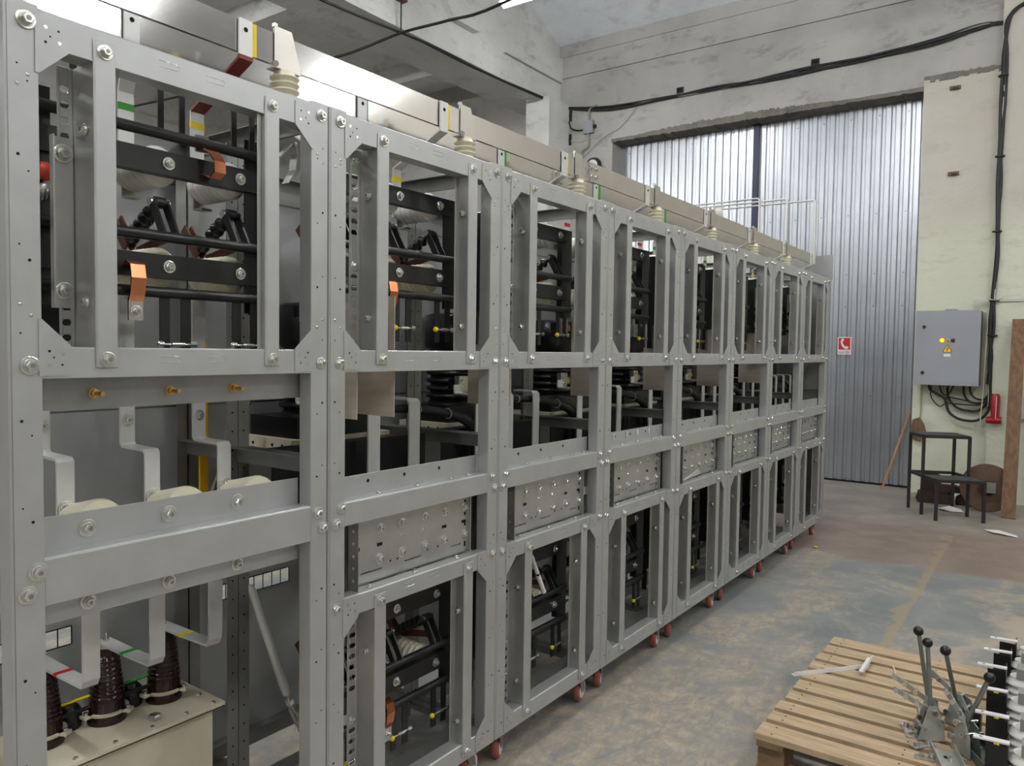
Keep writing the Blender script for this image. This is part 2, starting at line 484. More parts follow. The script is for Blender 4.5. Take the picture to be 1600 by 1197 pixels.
# fire-telephone sign on the gate
sg = MB()
sy = GY - .024
sg.box(-.580, -.428, sy-.003, sy, 1.488, 1.694, PAPER)
sg.box(-.568, -.440, sy-.0045, sy-.002, 1.547, 1.684, mat('sign_red', (.72, .08, .16), .5))
hs = [(-.538,1.670),(-.520,1.678),(-.508,1.664),(-.512,1.650),(-.525,1.647),(-.522,1.622),(-.508,1.598),(-.492,1.582),(-.480,1.590),(-.464,1.584),(-.458,1.568),(-.470,1.556),(-.492,1.555),(-.516,1.570),(-.537,1.600),(-.546,1.636)]
sg.prism(hs, 'y', sy-.006, sy-.004, PAPER)
GREYT = mat('sign_grey_print', (.66, .64, .66), .6)
for i, (xa, wd) in enumerate(((-.570,.010),(-.556,.010),(-.542,.010),(-.528,.010),(-.514,.012))):
    sg.box(xa, xa+wd, sy-.0045, sy-.002, 1.502, 1.530, GREYT)
SR = bpy.data.materials['sign_red']
def sgchar(xa, strokes):
    for (u0, v0, u1, v1) in strokes: sg.box(xa+u0, xa+u1, sy-.0045, sy-.002, 1.500+v0, 1.500+v1, SR)
sgchar(-.490, [(.004,0,.009,.034)]); sgchar(-.476, [(0,0,.012,.005),(0,.029,.012,.034),(0,0,.004,.034),(.009,0,.013,.034)]); sgchar(-.458, [(.004,0,.009,.034)])
tag(sg.build('fire_telephone_sign'), 'red and white fire telephone sign stuck on the ribbed gate', 'sign')

# ---------------------------------------------------------------- ceiling lamps
def lamp(x, y, z, lab, rz=0, hl=.6):
    t = thing('tube_light', lab, 'ceiling light', (x, y, z), rz, 'ceiling tube lights')
    MB().box(-hl-.02, hl+.02, -.055, .055, 0, .05, PAPER).build('housing', t)
    MB().lathe((-hl, 0, -.01), (hl, 0, -.01), [(0, .04), (1, .04)], DIFF, 12).build('diffuser', t)
    zt = 5.6 if x < -5 else (6.72 if y < 4.5 else 6.4)
    for s_ in (-hl*.8, hl*.8): MB().cyl((s_, 0, .05), (s_, 0, zt + .6 - z), .004, CABLE, 6).build('hanger_wire', t)
    return t
lamp(-2.86, 5.0, 5.0, 'bright tube light hanging at the top edge, over the cells beside the concrete beam', .0, .3)
for (lx, ly) in ((-2.6, -1.2), (.2, 3.2), (.2, -1.6), (3.4, 3.0), (3.4, -1.6), (6.4, 2.7), (6.4, -1.8), (.2, -5.8), (4.5, -5.8), (-7.2, .3), (-7.2, -2.6), (-8.4, -1.2), (-6.0, -1.2), (6.4, 6.2)):  # unseen lamps; those over the aisle and behind the camera added as fill
    lamp(lx, ly, 5.2, 'unseen tube light placed to light the hall, beyond the edge of the picture', .1 if ly > 2 else 0)

# ---------------------------------------------------------------- switchgear cells
W = .75
ORD = ['nearest', 'second', 'third', 'fourth', 'fifth', 'sixth', 'seventh', 'farthest']
T = .0025

def bolt_mesh(r=.0095):
    m = MB()
    m.lathe((0, 0, 0), (.0022, 0, 0), [(0, r*1.65), (.8, r*1.65), (1, r*1.5)], CHROME, 18, False)
    m.lathe((.002, 0, 0), (.0048, 0, 0), [(0, r*1.22), (1, r*1.1)], CHROME, 16, False)
    m.lathe((.0045, 0, 0), (.0045+r*.85, 0, 0), [(0, r), (.8, r), (1, r*.82)], CHROME, 6, False)
    m.cyl((.0045+r*.85, 0, 0), (.0052+r*.85, 0, 0), r*.45, GALVD, 8)
    return m
BOLT = None
def bolt(parent, y, z, x=.0045, s=1.0, rot=None):
    global BOLT
    if BOLT is None:
        BOLT = bolt_mesh().build('bolt', parent, (x, y, z)); BOLT.scale = (s,)*3
        if rot: BOLT.rotation_euler = rot
        return BOLT
    o = inst(BOLT, parent, (x, y, z), rot or (0, 0, 0), s); o.name = 'bolt'
    return o

def slotted(mb, x, y0, y1, z0, z1, slots, m, th=.0022, hy=None):
    """plate at constant x with rectangular openings; slots = [(ya,yb,za,zb)] sharing one column"""
    ya, yb = slots[0][0], slots[0][1]
    mb.box(x-th, x, y0, ya, z0, z1, m); mb.box(x-th, x, yb, y1, z0, z1, m)
    z = z0
    for s in sorted(slots, key=lambda q: q[2]):
        mb.box(x-th, x, ya, yb, z, s[2], m); z = s[3]
        rr = min((yb-ya), (s[3]-s[2]))*.3                         # clipped corners
        for cy, cz, sy_, sz_ in ((ya, s[2], 1, 1), (yb, s[2], -1, 1), (ya, s[3], 1, -1), (yb, s[3], -1, -1)):
            mb.prism([(cy, cz), (cy+sy_*rr, cz), (cy, cz+sz_*rr)], 'x', x-th, x, m)
    mb.box(x-th, x, ya, yb, z, z1, m)

def front_post(y0, y1, side, z0, z1, seed):
    """C post: face at x=0, web on the seam side, short return on the opening side"""
    m = MB()
    ys, yo = (y0, y1) if side < 0 else (y1, y0)
    s = 1 if side < 0 else -1
    m.box(-T, 0, ys+s*.004, yo, z0, z1, GALV)
    m.prism([(0, ys+s*.004), (-.004, ys), (-.0068, ys+s*.001), (-T, ys+s*.0052)], 'z', z0, z1, GALV)
    m.box(-.05, -.004, ys, ys+s*T, z0, z1, GALV)
    m.box(-.045, -T, yo-s*T, yo, z0, z1, GALV)
    m.box(-.0005, .0006, ys+s*.004, ys+s*.0052, z0, z1, GALVD)
    rr = random.Random(seed)
    z = z0 + .05
    k = 0
    while z < z1 - .04:                                            # pilot holes
        if all(abs(z-q) > .035 for q in (.79, 1.03, 1.06, 1.45, 2.08)):
            yy = (y0+y1)/2 + (-.008 if k % 2 else .009)*s
            m.cyl((-.0005, yy, z), (.0005, yy, z), .0018 if k % 3 else .003, HOLE, 8)
        z += .028 if k % 2 == 0 else .135; k += 1
    for z in (1.985, 1.965, 1.565, 1.545):
        yy = (y0+y1)/2 + (.01 if z in (1.985, 1.545) else -.008)*s
        m.lathe((0, yy, z), (.0022, yy, z), [(0, .0042), (.6, .0036), (1, .0015)], CHROME, 10)
    return m

def rail(y0, y1, z0, z1, dep=.042, lip=True, xf=0.0, marks=True):
    m = MB()
    m.box(xf-T, xf, y0, y1, z0, z1-.003, GALV)
    m.prism([(xf, z1-.003), (xf-.003, z1), (xf-.0055, z1-.001), (xf-T, z1-.004)], 'y', y0, y1, GALV)
    m.box(xf-dep, xf-.003, y0, y1, z1-T, z1, GALV)
    m.box(xf-dep, xf-T, y0, y1, z0, z0+T, GALV)
    if marks:
        zc = (z0+z1)/2 + .006
        for ya in (.29, .40):
            m.tube([(xf+.0003, y0-.057+ya, zc+.006), (xf+.0003, y0-.057+ya+.042, zc+.006), (xf+.0003, y0-.057+ya+.047, zc), (xf+.0003, y0-.057+ya+.042, zc-.006), (xf+.0003, y0-.057+ya, zc-.006)], .0008, CHROME, 5)
    return m

def gusset(yc, zc, sy, sz, rz=.112):
    """corner plate on rail and post; (yc,zc) post edge and rail inner edge; sy,sz point into the opening"""
    e = .052; a_, b_ = yc - sy*.006, zc - sz*(.055)
    poly = [(a_, b_), (yc+sy*e, b_), (yc+sy*e, zc+sz*.002), (yc, zc+sz*e), (a_, zc+sz*e)]
    m = MB().prism(poly, 'x', .0002, .0024, GALV)
    for dy, dz, r in ((.012, -.035, .0036), (.035, -.034, .0022), (.036, -.012, .0036), (.020, -.020, .0018), (.012, -.008, .0026)):
        m.cyl((.0022, yc+sy*dy, zc+sz*dz), (.0032 if r > .003 else .0026, yc+sy*dy, zc+sz*dz), r, CHROME if r > .003 else HOLE, 10)
    return m

def stile(y0, y1, z0, z1, left, dep=.065):
    m = MB()
    m.box(.0026, .0050, y0+.003, y1, z0, z1, GALV)
    m.prism([(.005, y0+.003), (.0012, y0), (.0004, y0+.002), (.0026, y0+.0045)], 'z', z0, z1, GALV)
    a_, b_ = z0+.022, z1-.042
    m.box(-dep, .0030, y0, y0+T, a_, b_, GALV2)                    # web set back into the cell
    if left:
        sl = []; fw_ = .030 if dep > .08 else .042
        z = a_+.03
        k = 0
        while z < b_-.04:
            if not (.24 < z-a_ < .31): sl.append((y0-fw_*.8, y0-fw_*.25, z, z+.013))
            z += .031
        slotted(m, -dep+T, y0-fw_, y0, a_-.0, b_, sl, GALV2)
    else:
        m.box(-dep, -dep+T, y0-.012, y0, a_, b_, GALV2)
    return m

def caster(root, x, y, rot, zt=.13):
    c = MB()
    c.box(-.05, .05, -.04, .04, zt-.008, zt-.003, GALVD)
    c.cyl((0, 0, zt-.02), (0, 0, zt-.006), .028, GALVD, 16)
    for s_ in (-1, 1):
        c.prism([(-.027, zt-.02), (.027, zt-.02), (.045, .045), (.012, .045)], 'y', s_*.021-.0012, s_*.021+.0012, GALVD)
    c.lathe((.03, -.024, .05), (.03, .024, .05), [(0, .006), (1, .006)], CHROME, 8)
    o = c.build('caster', root, (x, y, 0)); o.rotation_euler = (0, 0, rot)
    w_ = MB().lathe((.03, -.016, .05), (.03, .016, .05), [(0, .040), (.1, .046), (.3, .05), (.7, .05), (.9, .046), (1, .040)], TYRE, 28)
    w_.lathe((.03, -.0175, .05), (.03, .0175, .05), [(0, .012), (.02, .036), (.1, .038), (.9, .038), (.98, .036), (1, .012)], HUB, 24)
    w_.build('wheel', o)
    return o

DEP = .69
Z0, Z1 = .13, 2.115
def cell_frame(kind):
    """kind 'A' = nearest cell with beams, 'B' = the rest"""
    root = thing('cell_frame', 'x', 'metal frame', (0, 0, 0))
    E0, E1 = .0575, .6925
    for k, (y0, y1, sd) in enumerate(((.001, E0, -1), (E1, .749, 1))):
        bevel(front_post(y0, y1, sd, Z0, Z1, k).build('front_post', root), .001)
        p = MB()                                                   # middle post, perforated
        ya, yb = (.001, .037) if sd < 0 else (.713, .749)
        p.box(-.395, -.3925, ya, yb, Z0+.02, 2.07, GALVD)
        ys = ya if sd < 0 else yb-T
        p.box(-.43, -.395, ys, ys+T, Z0+.02, 2.07, GALVD)
        z = .2
        while z < 2.05:
            p.cyl((-.393, (ya+yb)/2, z), (-.3922, (ya+yb)/2, z), .003, HOLE, 8); z += .055
        p.build('middle_post', root)
        p = MB()
        p.box(-DEP, -DEP+.04, ys, ys+T, Z0, Z1, GALVD)
        p.box(-DEP+.038, -DEP+.04, ya, yb, Z0, Z1, GALVD)
        p.build('rear_post', root)
        for zz in (Z0+.002, 1.155, 2.06):                          # side rails running back
            p = MB(); p.box(-DEP+.04, -.05, ys, ys+T, zz, zz+.045, GALVD)
            yy0, yy1 = (ya, ya+.03) if sd < 0 else (yb-.03, yb)
            p.box(-DEP+.04, -.05, yy0, yy1, zz+.043, zz+.045, GALVD); p.build('side_rail', root)
    bevel(rail(E0, E1, 2.045, 2.110, .05).build('top_rail', root))
    bevel(rail(E0, E1, 1.427, 1.487).build('middle_rail', root))
    if kind == 'A':
        m = rail(E0, E1, .992, 1.085, .05, marks=False)
        m.box(-.0525, -.05, E0, E1, .938, 1.153, GALV)
        bevel(m.build('box_beam', root))
        m = MB(); m.box(-.052, -.0495, E0-.02, E1+.02, 1.362, 1.43, GALVD); m.box(-.085, -.052, E0, E1, 1.362, 1.3645, GALVD)
        m.build('brace_rail', root)
        for yy in (.175, .34, .50):
            b_ = MB(); b_.lathe((-.05, 0, 0), (-.012, 0, 0), [(0, .011), (.06, .011), (.07, .008), (.3, .008), (.31, .0045), (1, .0045)], BRASS, 10, False)
            b_.build('threaded_stud', root, (0, yy, 1.393))
        for yy in (.16, .335, .51):
            bolt(root, yy, 1.118, -.0497, 1.15); bolt(root, yy, .965, -.0497, 1.05)
    else:
        m = rail(E0, E1, 1.010, 1.076, .05, marks=False)
        m.box(-.0525, -.05, E0, E1, 1.074, 1.134, GALV)
        for yy in (.19, .34, .50): m.cyl((-.0502, yy, 1.112), (-.0494, yy, 1.112), .0055, HOLE, 10)
        bevel(m.build('channel_rail', root))
        for yy in (.21, .37, .53, .62):
            bolt(root, yy, 1.0765, -.025, .6, (0, -PI/2, 0))
        m = MB()                                                   # terminal tray
        x = -.052
        m.box(x-T, x, .118, .655, .87, 1.01, GALV2); m.box(x-T, x, .118, .655, .812, .838, GALV2)
        xs = [.118, .165, .25, .305, .345, .42, .475, .565, .615, .655]
        for i in range(0, 9, 1):
            if i in (1, 4, 7) : continue
            m.box(x-T, x, xs[i], xs[i+1], .838, .87, GALV2)
        for (ya, yb) in ((.165, .25), (.345, .42), (.565, .615)):   # long slots
            m.box(x-T, x, ya, yb, .846, .87, GALV2); m.box(x-T, x, ya, yb, .838, .842, GALV2)
        m.box(x-T, 0-.012, .118, .120, .812, 1.01, GALVD)
        m.box(x-T, x+.012, .650, .655, .812, 1.01, GALV2)
        for z_ in (.84, .875, .91, .945, .98):
            m.cyl((x+.0122, .6525, z_), (x+.013, .6525, z_), .0001, HOLE, 6)
            m.box(x-.001, x+.0005, .632, .641, z_-.009, z_+.009, HOLE)
            m.cyl((-.03, .1195, z_), (-.03, .1172, z_), .005, CHROME, 10)
        for yy in (.15, .24, .53, .63):
            m.box(x-.001, x+.0005, yy-.011, yy+.011, .912, .922, HOLE)
        for yy in (.285, .315, .45, .50): m.cyl((x, yy, .858), (x+.0006, yy, .858), .0035, HOLE, 8)
        for yy in (.335, .435): m.lathe((x, yy, .925), (x+.003, yy, .925), [(0, .009), (1, .007)], CHROME, 12)
        m.build('terminal_tray', root)
        for i, yy in enumerate((.242, .335, .437, .531, .633)):
            bolt(root, yy, .964, x, 1.0); bolt(root, yy, .874, x, 1.0)
        m = rail(E0, E1, .757, .812)
        bevel(m.build('lower_rail', root))
        for yy in (.17, .36, .56): bolt(root, yy, .8125, -.022, .7, (0, -PI/2, 0))
    bmz = (Z0, Z0+.062)
    m = rail(E0, E1, bmz[0], bmz[1], .05)
    if kind == 'B': m.box(-.115, -.05, E0, E1, bmz[1]-T, bmz[1], GALVD)
    bevel(m.build('bottom_rail', root))
    m = MB(); m.box(-DEP, -DEP+.04, .04, .71, Z0, Z0+.045, GALVD); m.box(-.42, -.36, .04, .71, Z0, Z0+.045, GALVD); m.build('floor_bearer', root)
    m = MB(); m.box(-DEP, -DEP+.045, .001, .749, 2.07, Z1, GALVD); m.build('rear_rail', root)
    # rear panel with a mesh window
    m = MB(); xp = -DEP
    m.box(xp-T, xp, .003, .747, Z0, .645, REARP); m.box(xp-T, xp, .003, .747, .697, 1.30, REARP)
    m.box(xp-T, xp, .003, .12, .645, .697, REARP); m.box(xp-T, xp, .415, .747, .645, .697, REARP)
    m.box(xp-T, xp, .003, .747, 1.306, 1.985, REARP); m.box(xp-T, xp, .003, .747, 1.991, 2.105, REARP)
    m.box(xp-.004, xp-T, .003, .747, 1.29, 2.0, GALVD)
    yy = .12
    while yy < .42: m.cyl((xp, yy, .645), (xp, yy, .697), .0018, HOLE, 6); yy += .0369
    for zz in (.645, .697): m.cyl((xp, .12, zz), (xp, .415, zz), .0018, HOLE, 6)
    m.build('rear_panel', root)
    # opening frames
    sets = [(1.487, 2.045, 1.447, 2.087)]
    if kind == 'B': sets.append((Z0+.062, .757, .147, .795))
    for (za, zb, sa, sb) in sets:
        gusset(E0, zb, 1, -1).build('corner_plate', root); gusset(E1, zb, -1, -1).build('corner_plate', root)
        gusset(E0, za, 1, 1).build('corner_plate', root); gusset(E1, za, -1, 1).build('corner_plate', root)
        ls, rs = ((.155, .198), (.551, .591)) if kind == 'A' else ((.169, .212), (.569, .613))
        bevel(stile(ls[0], ls[1], sa, sb, True, .084 if kind == 'A' else .066).build('left_stile', root))
        bevel(stile(rs[0], rs[1], sa, sb, False, .012 if kind == 'A' else .045).build('right_stile', root))
        for zz in (sa+.016, sb-.020):
            bolt(root, ls[0]+.022, zz, .005, 1.0); bolt(root, rs[0]+.021, zz, .005, .95)
        for zz, yy, rot, xx in ((sa+.13, ls[0]-.001, (0, 0, -PI/2), -.03), (sb-.17, ls[0]-.001, (0, 0, -PI/2), -.03), (sa+.12, rs[0]-.001, (0, 0, -PI/2), -.022), (sb-.16, rs[0]-.001, (0, 0, -PI/2), -.022)):
            if kind == 'A' and yy > .4: continue
            bolt(root, yy, zz, xx, .8, rot)
        for zz in (sa+.275, sb-.075):
            if kind == 'B': bolt(root, ls[0]-.022, zz, -.0635, .85)
    for (yy, zz) in ((.037, 2.083), (.036, 1.452), (.045, 1.062), (.027, 1.022), (.723, 2.083), (.725, 1.452), (.715, 1.062), (.731, 1.022)) + (((.029, .791), (.723, .796)) if kind == 'B' else ()):
        bolt(root, yy, zz, .0003, 1.12 if kind == 'A' and yy < .3 else 1.0)
    for yy in (.085, .66):
        for xx in (-.06, -.62): caster(root, xx, yy, {(.085, -.06): 2.0, (.66, -.06): 1.78, (.085, -.62): 2.2, (.66, -.62): 1.8}[(yy, xx)])
    return root

def dup(o, parent=None):
    c = o.copy(); COL.objects.link(c); c.parent = parent
    for ch in list(o.children): dup(ch, c)
    return c

fa = cell_frame('A'); fa.location = (0, -W, 0)
# slotted reinforcing strip bolted over the left stile flange of the nearest cell
m = MB(); m.box(-.0816, -.0792, .112, .153, 1.565, 1.905, GALV2); m.box(-.0816, -.066, .110, .1125, 1.565, 1.905, GALV2)
m.build('cover_strip', fa)
bolt(fa, .134, 1.872, -.079, 1.2); bolt(fa, .134, 1.60, -.079, 1.1)
fa['label'] = 'nearest galvanized cell frame, with a wide box beam and a cream transformer box inside'
fb = cell_frame('B')
frames = [fa]
FL = ['second galvanized frame from the camera, with two bare aluminium barrier sheets hanging inside',
      'third galvanized frame from the camera, its lower opening showing a bare switch rod',
      'fourth galvanized frame from the camera, with five pale ties along its channel rail',
      'fifth galvanized frame from the camera, with white paper lying on its terminal tray',
      'sixth galvanized frame from the camera, between the one with white paper and the seventh',
      'seventh galvanized frame from the camera, next to the farthest one',
      'farthest galvanized frame, at the gate end of the row']
fb['label'] = FL[0]; fb['group'] = None; del fb['group']
fs_ = [fb] + [dup(fb) for _ in range(6)]
for i, f in enumerate(fs_):
    f.location = (0, i*W, 0); f['label'] = FL[i]
for f in [fa] + fs_: f['group'] = 'open switchgear cell frames in the row'
frames += fs_
for yy in (.085, .175, .30, .41, .53):
    MB().lathe((-.047, yy, 1.098), (-.047, yy, 1.128), [(0, .002), (.15, .0035), (.85, .0035), (1, .002)], PAPER, 8).build('pale_tie', fs_[2])
# end cheek of the row
e = MB(); e.box(-DEP, -.05, 7*W+.001, 7*W+.004, .15, 2.115, GALVD); e.box(-.42, .02, 7*W+.012, 7*W+.016, 2.12, 2.30, GALVD); e.box(-.05, .005, 7*W+.001, 7*W+.012, .15, 2.12, GALV)
e.box(-.06, .02, 7*W+.004, 7*W+.016, 2.10, 2.13, GALVD)
tag(e.build('end_panel'), 'galvanized end panel closing the far end of the row, rising above the last frame', 'panel')
# ---------------------------------------------------------------- busbars
BX = {'yellow': -.12, 'green': -.30, 'red': -.48}
ROWEND = 7*W - .05
def busbar(x, name, lab, tapes, tm, y0=-2.4, y1=ROWEND):
    t = thing(name, lab, 'busbar', (x, y0, 2.22), 0, 'aluminium busbars along the top of the row')
    for k, (a_, b_, m_) in enumerate(((y0, 1.60, ALUB), (1.53, y1, ALUM))):
        o = MB().box((0 if k == 0 else .0102), (.010 if k == 0 else .0202), a_-y0, b_-y0, 0, .08, m_).build('bar_length', t)
    for yy in (1.545, 1.585):
        for zz in (.022, .058):
            b_ = inst(BOLT, t, (.0204, yy-y0, zz), (0, 0, 0), .8); b_.name = 'bolt'
    for yy in tapes:
        xx = .0104 if yy < 1.53 else .0206
        MB().box(-.0004, xx, yy-y0-.011, yy-y0+.011, -.0006, .0806, tm).build('phase_tape', t)
    return t
busbar(BX['yellow']-.01, 'busbar', 'front aluminium busbar along the top of the row, marked with yellow tape', [-.144+W*i for i in range(0, 7)], YEL)
busbar(BX['green']-.01, 'busbar', 'middle aluminium busbar along the top of the row, marked with green tape', [-.352+.012*i+W*i for i in range(0, 7)], GRN)
busbar(BX['red']-.01, 'busbar', 'rearmost aluminium busbar along the top of the row, behind the green-marked one', [-.56+W*i for i in range(0, 7)], RED)

# outgoing L bars rising at the far end
for (x, yy, lab) in ((-.12, 5.19, 'front riser bar at the gate end, rising nearest the viewer'), (-.30, 5.02, 'middle of the three thin riser bars at the gate end'), (-.48, 4.88, 'rearmost of the three thin riser bars at the gate end')):
    yy = min(yy, ROWEND - .02)
    t = MB().ribbon([(x+.014, yy, 2.222), (x+.014, yy, 2.73), (x-.0, yy, 2.742), (-1.45, yy, 2.742)], .04, .008, ALU)
    o = t.build('riser_bar'); tag(o, 'thin aluminium ' + lab, 'busbar', 'riser bars at the gate end')

# post insulators on the frame tops with trapezoid bracket plates
def top_insulator(x, y, lab, full=True):
    t = thing('post_insulator', lab, 'insulator', (x, y, 2.112), 0, 'cream insulators carrying the front busbar')
    prof = [(0, .026), (.06, .030)]
    for k in range(5):
        z = .10 + k*.165
        prof += [(z, .026), (z+.04, .037), (z+.075, .039), (z+.11, .028)]
    prof += [(.95, .027), (1, .025)]
    MB().lathe((0, 0, -.001), (0, 0, .102), prof, CREAM, 24).build('ribbed_body', t)
    m = MB()
    m.prism([(-.042, .103), (.042, .103), (.042, .112), (.012, .205), (-.042, .205), (-.042, .103)][:5], 'x', .012, .0145, ALUM)
    m.box(-.02, .0145, -.042, .042, .1008, .103, ALUM)
    m.build('bracket_plate', t)
    m = MB(); m.cyl((.004, -.034, .1885), (.004, -.034, .212), .004, CHROME, 10); m.lathe((.004, -.034, .205), (.004, -.034, .214), [(0, .008), (1, .008)], CHROME, 6, False)
    m.cyl((.012, -.044, .108), (.030, -.050, .104), .005, CHROME, 8); m.lathe((.024, -.048, .105), (.032, -.051, .103), [(0, .008), (1, .008)], CHROME, 6, False)
    m.build('clamp_bolt', t)
    return t
ti = []
for i in range(7):
    lab = ['nearest cream ribbed insulator under the yellow-taped busbar, above the nearest frame', 'second cream ribbed insulator from the camera under the front busbar', 'third cream ribbed insulator from the camera, just before the busbar joint', 'fourth cream ribbed insulator from the camera, first beyond the busbar joint', 'fifth cream ribbed insulator from the camera under the front busbar', 'sixth cream ribbed insulator from the camera under the front busbar', 'farthest cream ribbed insulator, close to the riser bars'][i]
    if i == 0: t = top_insulator(-.13, -.040, lab); T0 = t
    else: t = dup(T0); t.location = (-.13 if i < 3 else -.1195, -.040+W*i, 2.112)
    t['label'] = lab; ti.append(t)

# droppers between busbars and switches
def dropper(x, xr, y, col, n, lab, shrink=False):
    t = thing('dropper_bar', lab, 'connecting bar', (x, y, 1.99), 0, 'flat bars dropping from the busbars')
    xx = x+.0155 - (0 if n < 3 else -.0095)
    MB().ribbon([(xx - x, 0, .31), (xx - x, 0, .215), (xr-x, 0, .118), (xr-x, 0, -.05 - (.055 if n == 0 else 0))], .038, .005, ALU).build('bent_bar', t)
    m = MB(); m.cyl((xx-x+.0025, 0, .285), (xx-x+.0033, 0, .285), .006, HOLE, 12); m.build('bolt_hole', t)
    MB().box(xr-x-.0031, xr-x+.0031, -.0196, .0196, .075, .092, col).build('phase_tape', t)
    if shrink: MB().ribbon([(xx-x+.0005, 0, .222), (xx-x+.0004, 0, .214), (xr-x+.002, 0, .120)], .0392, .0072, REDB).build('heat_shrink_sleeve', t)
    return t
for i in range(8):
    y0 = (i-1)*W
    on = ORD[i] + (' cell' if i else ' cell of the row')
    dropper(-.13, -.3245, y0+.58, YEL, i, 'flat bar dropping from the yellow-taped busbar into the ' + on, i == 0)
    dropper(-.31, -.3245, y0+.39, GRN, i, 'flat bar hanging from the green-taped busbar in the ' + on)
    if i > 0: dropper(-.49, -.3245, y0+.20, RED, i, 'flat bar from the rear busbar with red tape in the ' + on)

# ---------------------------------------------------------------- disconnector switches
PH = (.200, .390, .580)
def ribbed_ins(x0, x1, y, z, r=.034, mt=WHITEINS, n=6):
    prof = [(0, r*.9), (.04, r)]
    for k in range(n):
        a_ = .08 + k*.86/n
        prof += [(a_, r), (a_+.025, r*1.18), (a_+.055, r*1.2), (a_+.085, r)]
    prof += [(.96, r), (1, r*.85)]
    return MB().lathe((x0, y, z), (x1, y, z), prof, mt, 24)

def switch(kind):
    t = thing('disconnector_switch', 'x', 'switch', (0, 0, 0), 0, 'disconnector switches in the cells')
    top = .105 if kind == 'A' else .03
    d2 = -.237
    tz2, tz3 = (-.170, -.298) if kind == 'A' else (-.175, -.305)
    bot = -.335
    for ya, yb in (((.600, .662) if kind == 'A' else (.612, .69)), (.085, .14)):
        m = MB(); m.box(-.150, -.146, ya, yb, bot if ya > .3 else bot, top, BLACK); m.box(-.215, -.150, yb-.004, yb, bot, top, BLACK); m.build('side_plate', t)
    MB().box(-.239, -.235, .135, .155, bot-.12, top, BLACK).box(-.239, -.215, .135, .139, bot-.12, top, BLACK).box(-.24, -.237, .13, .155 if kind == 'B' else .27, bot-.12, d2-.05, BLACK).box(-.24, -.237, .13, .155 if kind == 'B' else .27, d2+.05, -.05, BLACK).build('mounting_strip', t)  # black backing added behind the stile flange so its slots show dark
    for zc in (0, d2):
        m = MB(); m.box(-.140, -.136, .09, .64, zc-.027, zc+.027, BLACK); m.box(-.165, -.140, .09, .64, zc+.023, zc+.027, BLACK); m.box(-.165, -.140, .09, .64, zc-.027, zc-.023, BLACK)
        m.build('cross_bar', t)
    shafts = ([.062] if kind == 'A' else []) + [tz2, tz3]
    for z_ in shafts: MB().cyl((-.128, .07, z_), (-.128, .648, z_), .0125, BLACK, 14).build('shaft', t)
    for zc, x1 in ((0, -.315), (d2, -.315)):
        for y in PH:
            ins = ribbed_ins(-.166, x1, y, zc, .040 if zc == 0 else .040, WHITEINS if zc == 0 else CREAM).build('insulator', t)
            bolt(t, y, zc, -.1355, .95)
            m = MB(); m.box(x1-.006, x1, y-.018, y+.018, zc-.03, zc+.05, ALUM)
            if zc == 0: m.ribbon([(x1-.003, y, zc-.028), (x1-.003, y, zc-.06), (x1+.035, y, zc-.062)], .03, .005, ALUM)
            m.build('terminal_plate', t)
    for y in PH:
        for s_ in (-.016, .016):
            MB().bar((-.128, y+s_, tz2), (-.178, y+s_, tz2+.085), .022, .006, BLACK, (0, 1, 0)).build('crank_arm', t)
        m = MB(); m.cyl((-.178, y-.024, tz2+.085), (-.178, y+.024, tz2+.085), .010, CHROME, 14); m.cyl((-.178, y-.012, tz2+.085), (-.178, y+.012, tz2+.085), .0135, BLACK, 14)
        m.build('crank_pin', t)
        m = MB(); P0, P1 = Vector((-.182, y, tz2+.082)), Vector((-.335, y, tz2-.005))
        prof = [(0, .007), (.12, .007)]
        for k in range(5): prof += [(.15+k*.14, .010), (.19+k*.14, .019), (.23+k*.14, .019), (.27+k*.14, .010)]
        prof += [(.92, .008), (1, .008)]
        m.lathe(P0, P1, prof, RESIN, 14); m.build('push_rod', t)
        for s_ in (-.009, .009):
            MB().bar((-.31, y+s_, d2+.055), (-.375, y+s_, -.105), .026, .005, CUBAR, (0, 1, 0)).build('contact_blade', t)
        m = MB(); m.bar((-.20, y+.03, d2+.075), (-.33, y+.03, d2+.05), .022, .005, CUBAR, (0, 1, 0)); m.build('copper_link', t)
        for s_ in (-.026, .026):
            MB().box(-.134, -.130, y+s_-.012+.012, y+s_+.012+.012, bot-.118, tz3-.008, BLACK).build('earth_blade', t)
            if kind == 'A': MB().box(-.134, -.130, y+s_-.002, y+s_+.012, .062, .17, BLACK).build('upper_blade', t)
        m = MB(); zz = bot-(.082 if kind == 'A' else .075)
        m.lathe((-.126, y-.034, zz), (-.126, y-.022, zz), [(0, .0045), (.5, .0095), (1, .0085)], YEL if kind == 'B' else CHROME, 10)
        m.cyl((-.128, y+.0, zz), (-.128, y+.032, zz), .006, CHROME, 10); m.lathe((-.128, y+.046, zz), (-.128, y+.062, zz), [(0, .008), (1, .008)], CHROME, 6, False); m.cyl((-.128, y-.03, zz), (-.128, y+.06, zz), .003, CHROME, 8)
        m.build('blade_pin', t)
    yb = .295 if kind == 'A' else .325
    m = MB(); zc = -.26 if kind == 'A' else -.29
    m.ribbon([(-.135, yb, zc+.01), (-.118, yb, zc+.024), (-.100, yb, zc+.016), (-.094, yb, zc-.012), (-.100, yb, zc-.045), (-.108, yb, zc-.062)], .033, .005, COPPER)
    m.box(-.112, -.106, yb-.016, yb+.016, zc-.105, zc-.06, ALUM)
    m.build('flexible_copper_strap', t)
    bolt(t, yb, zc-.085, -.106, .85)
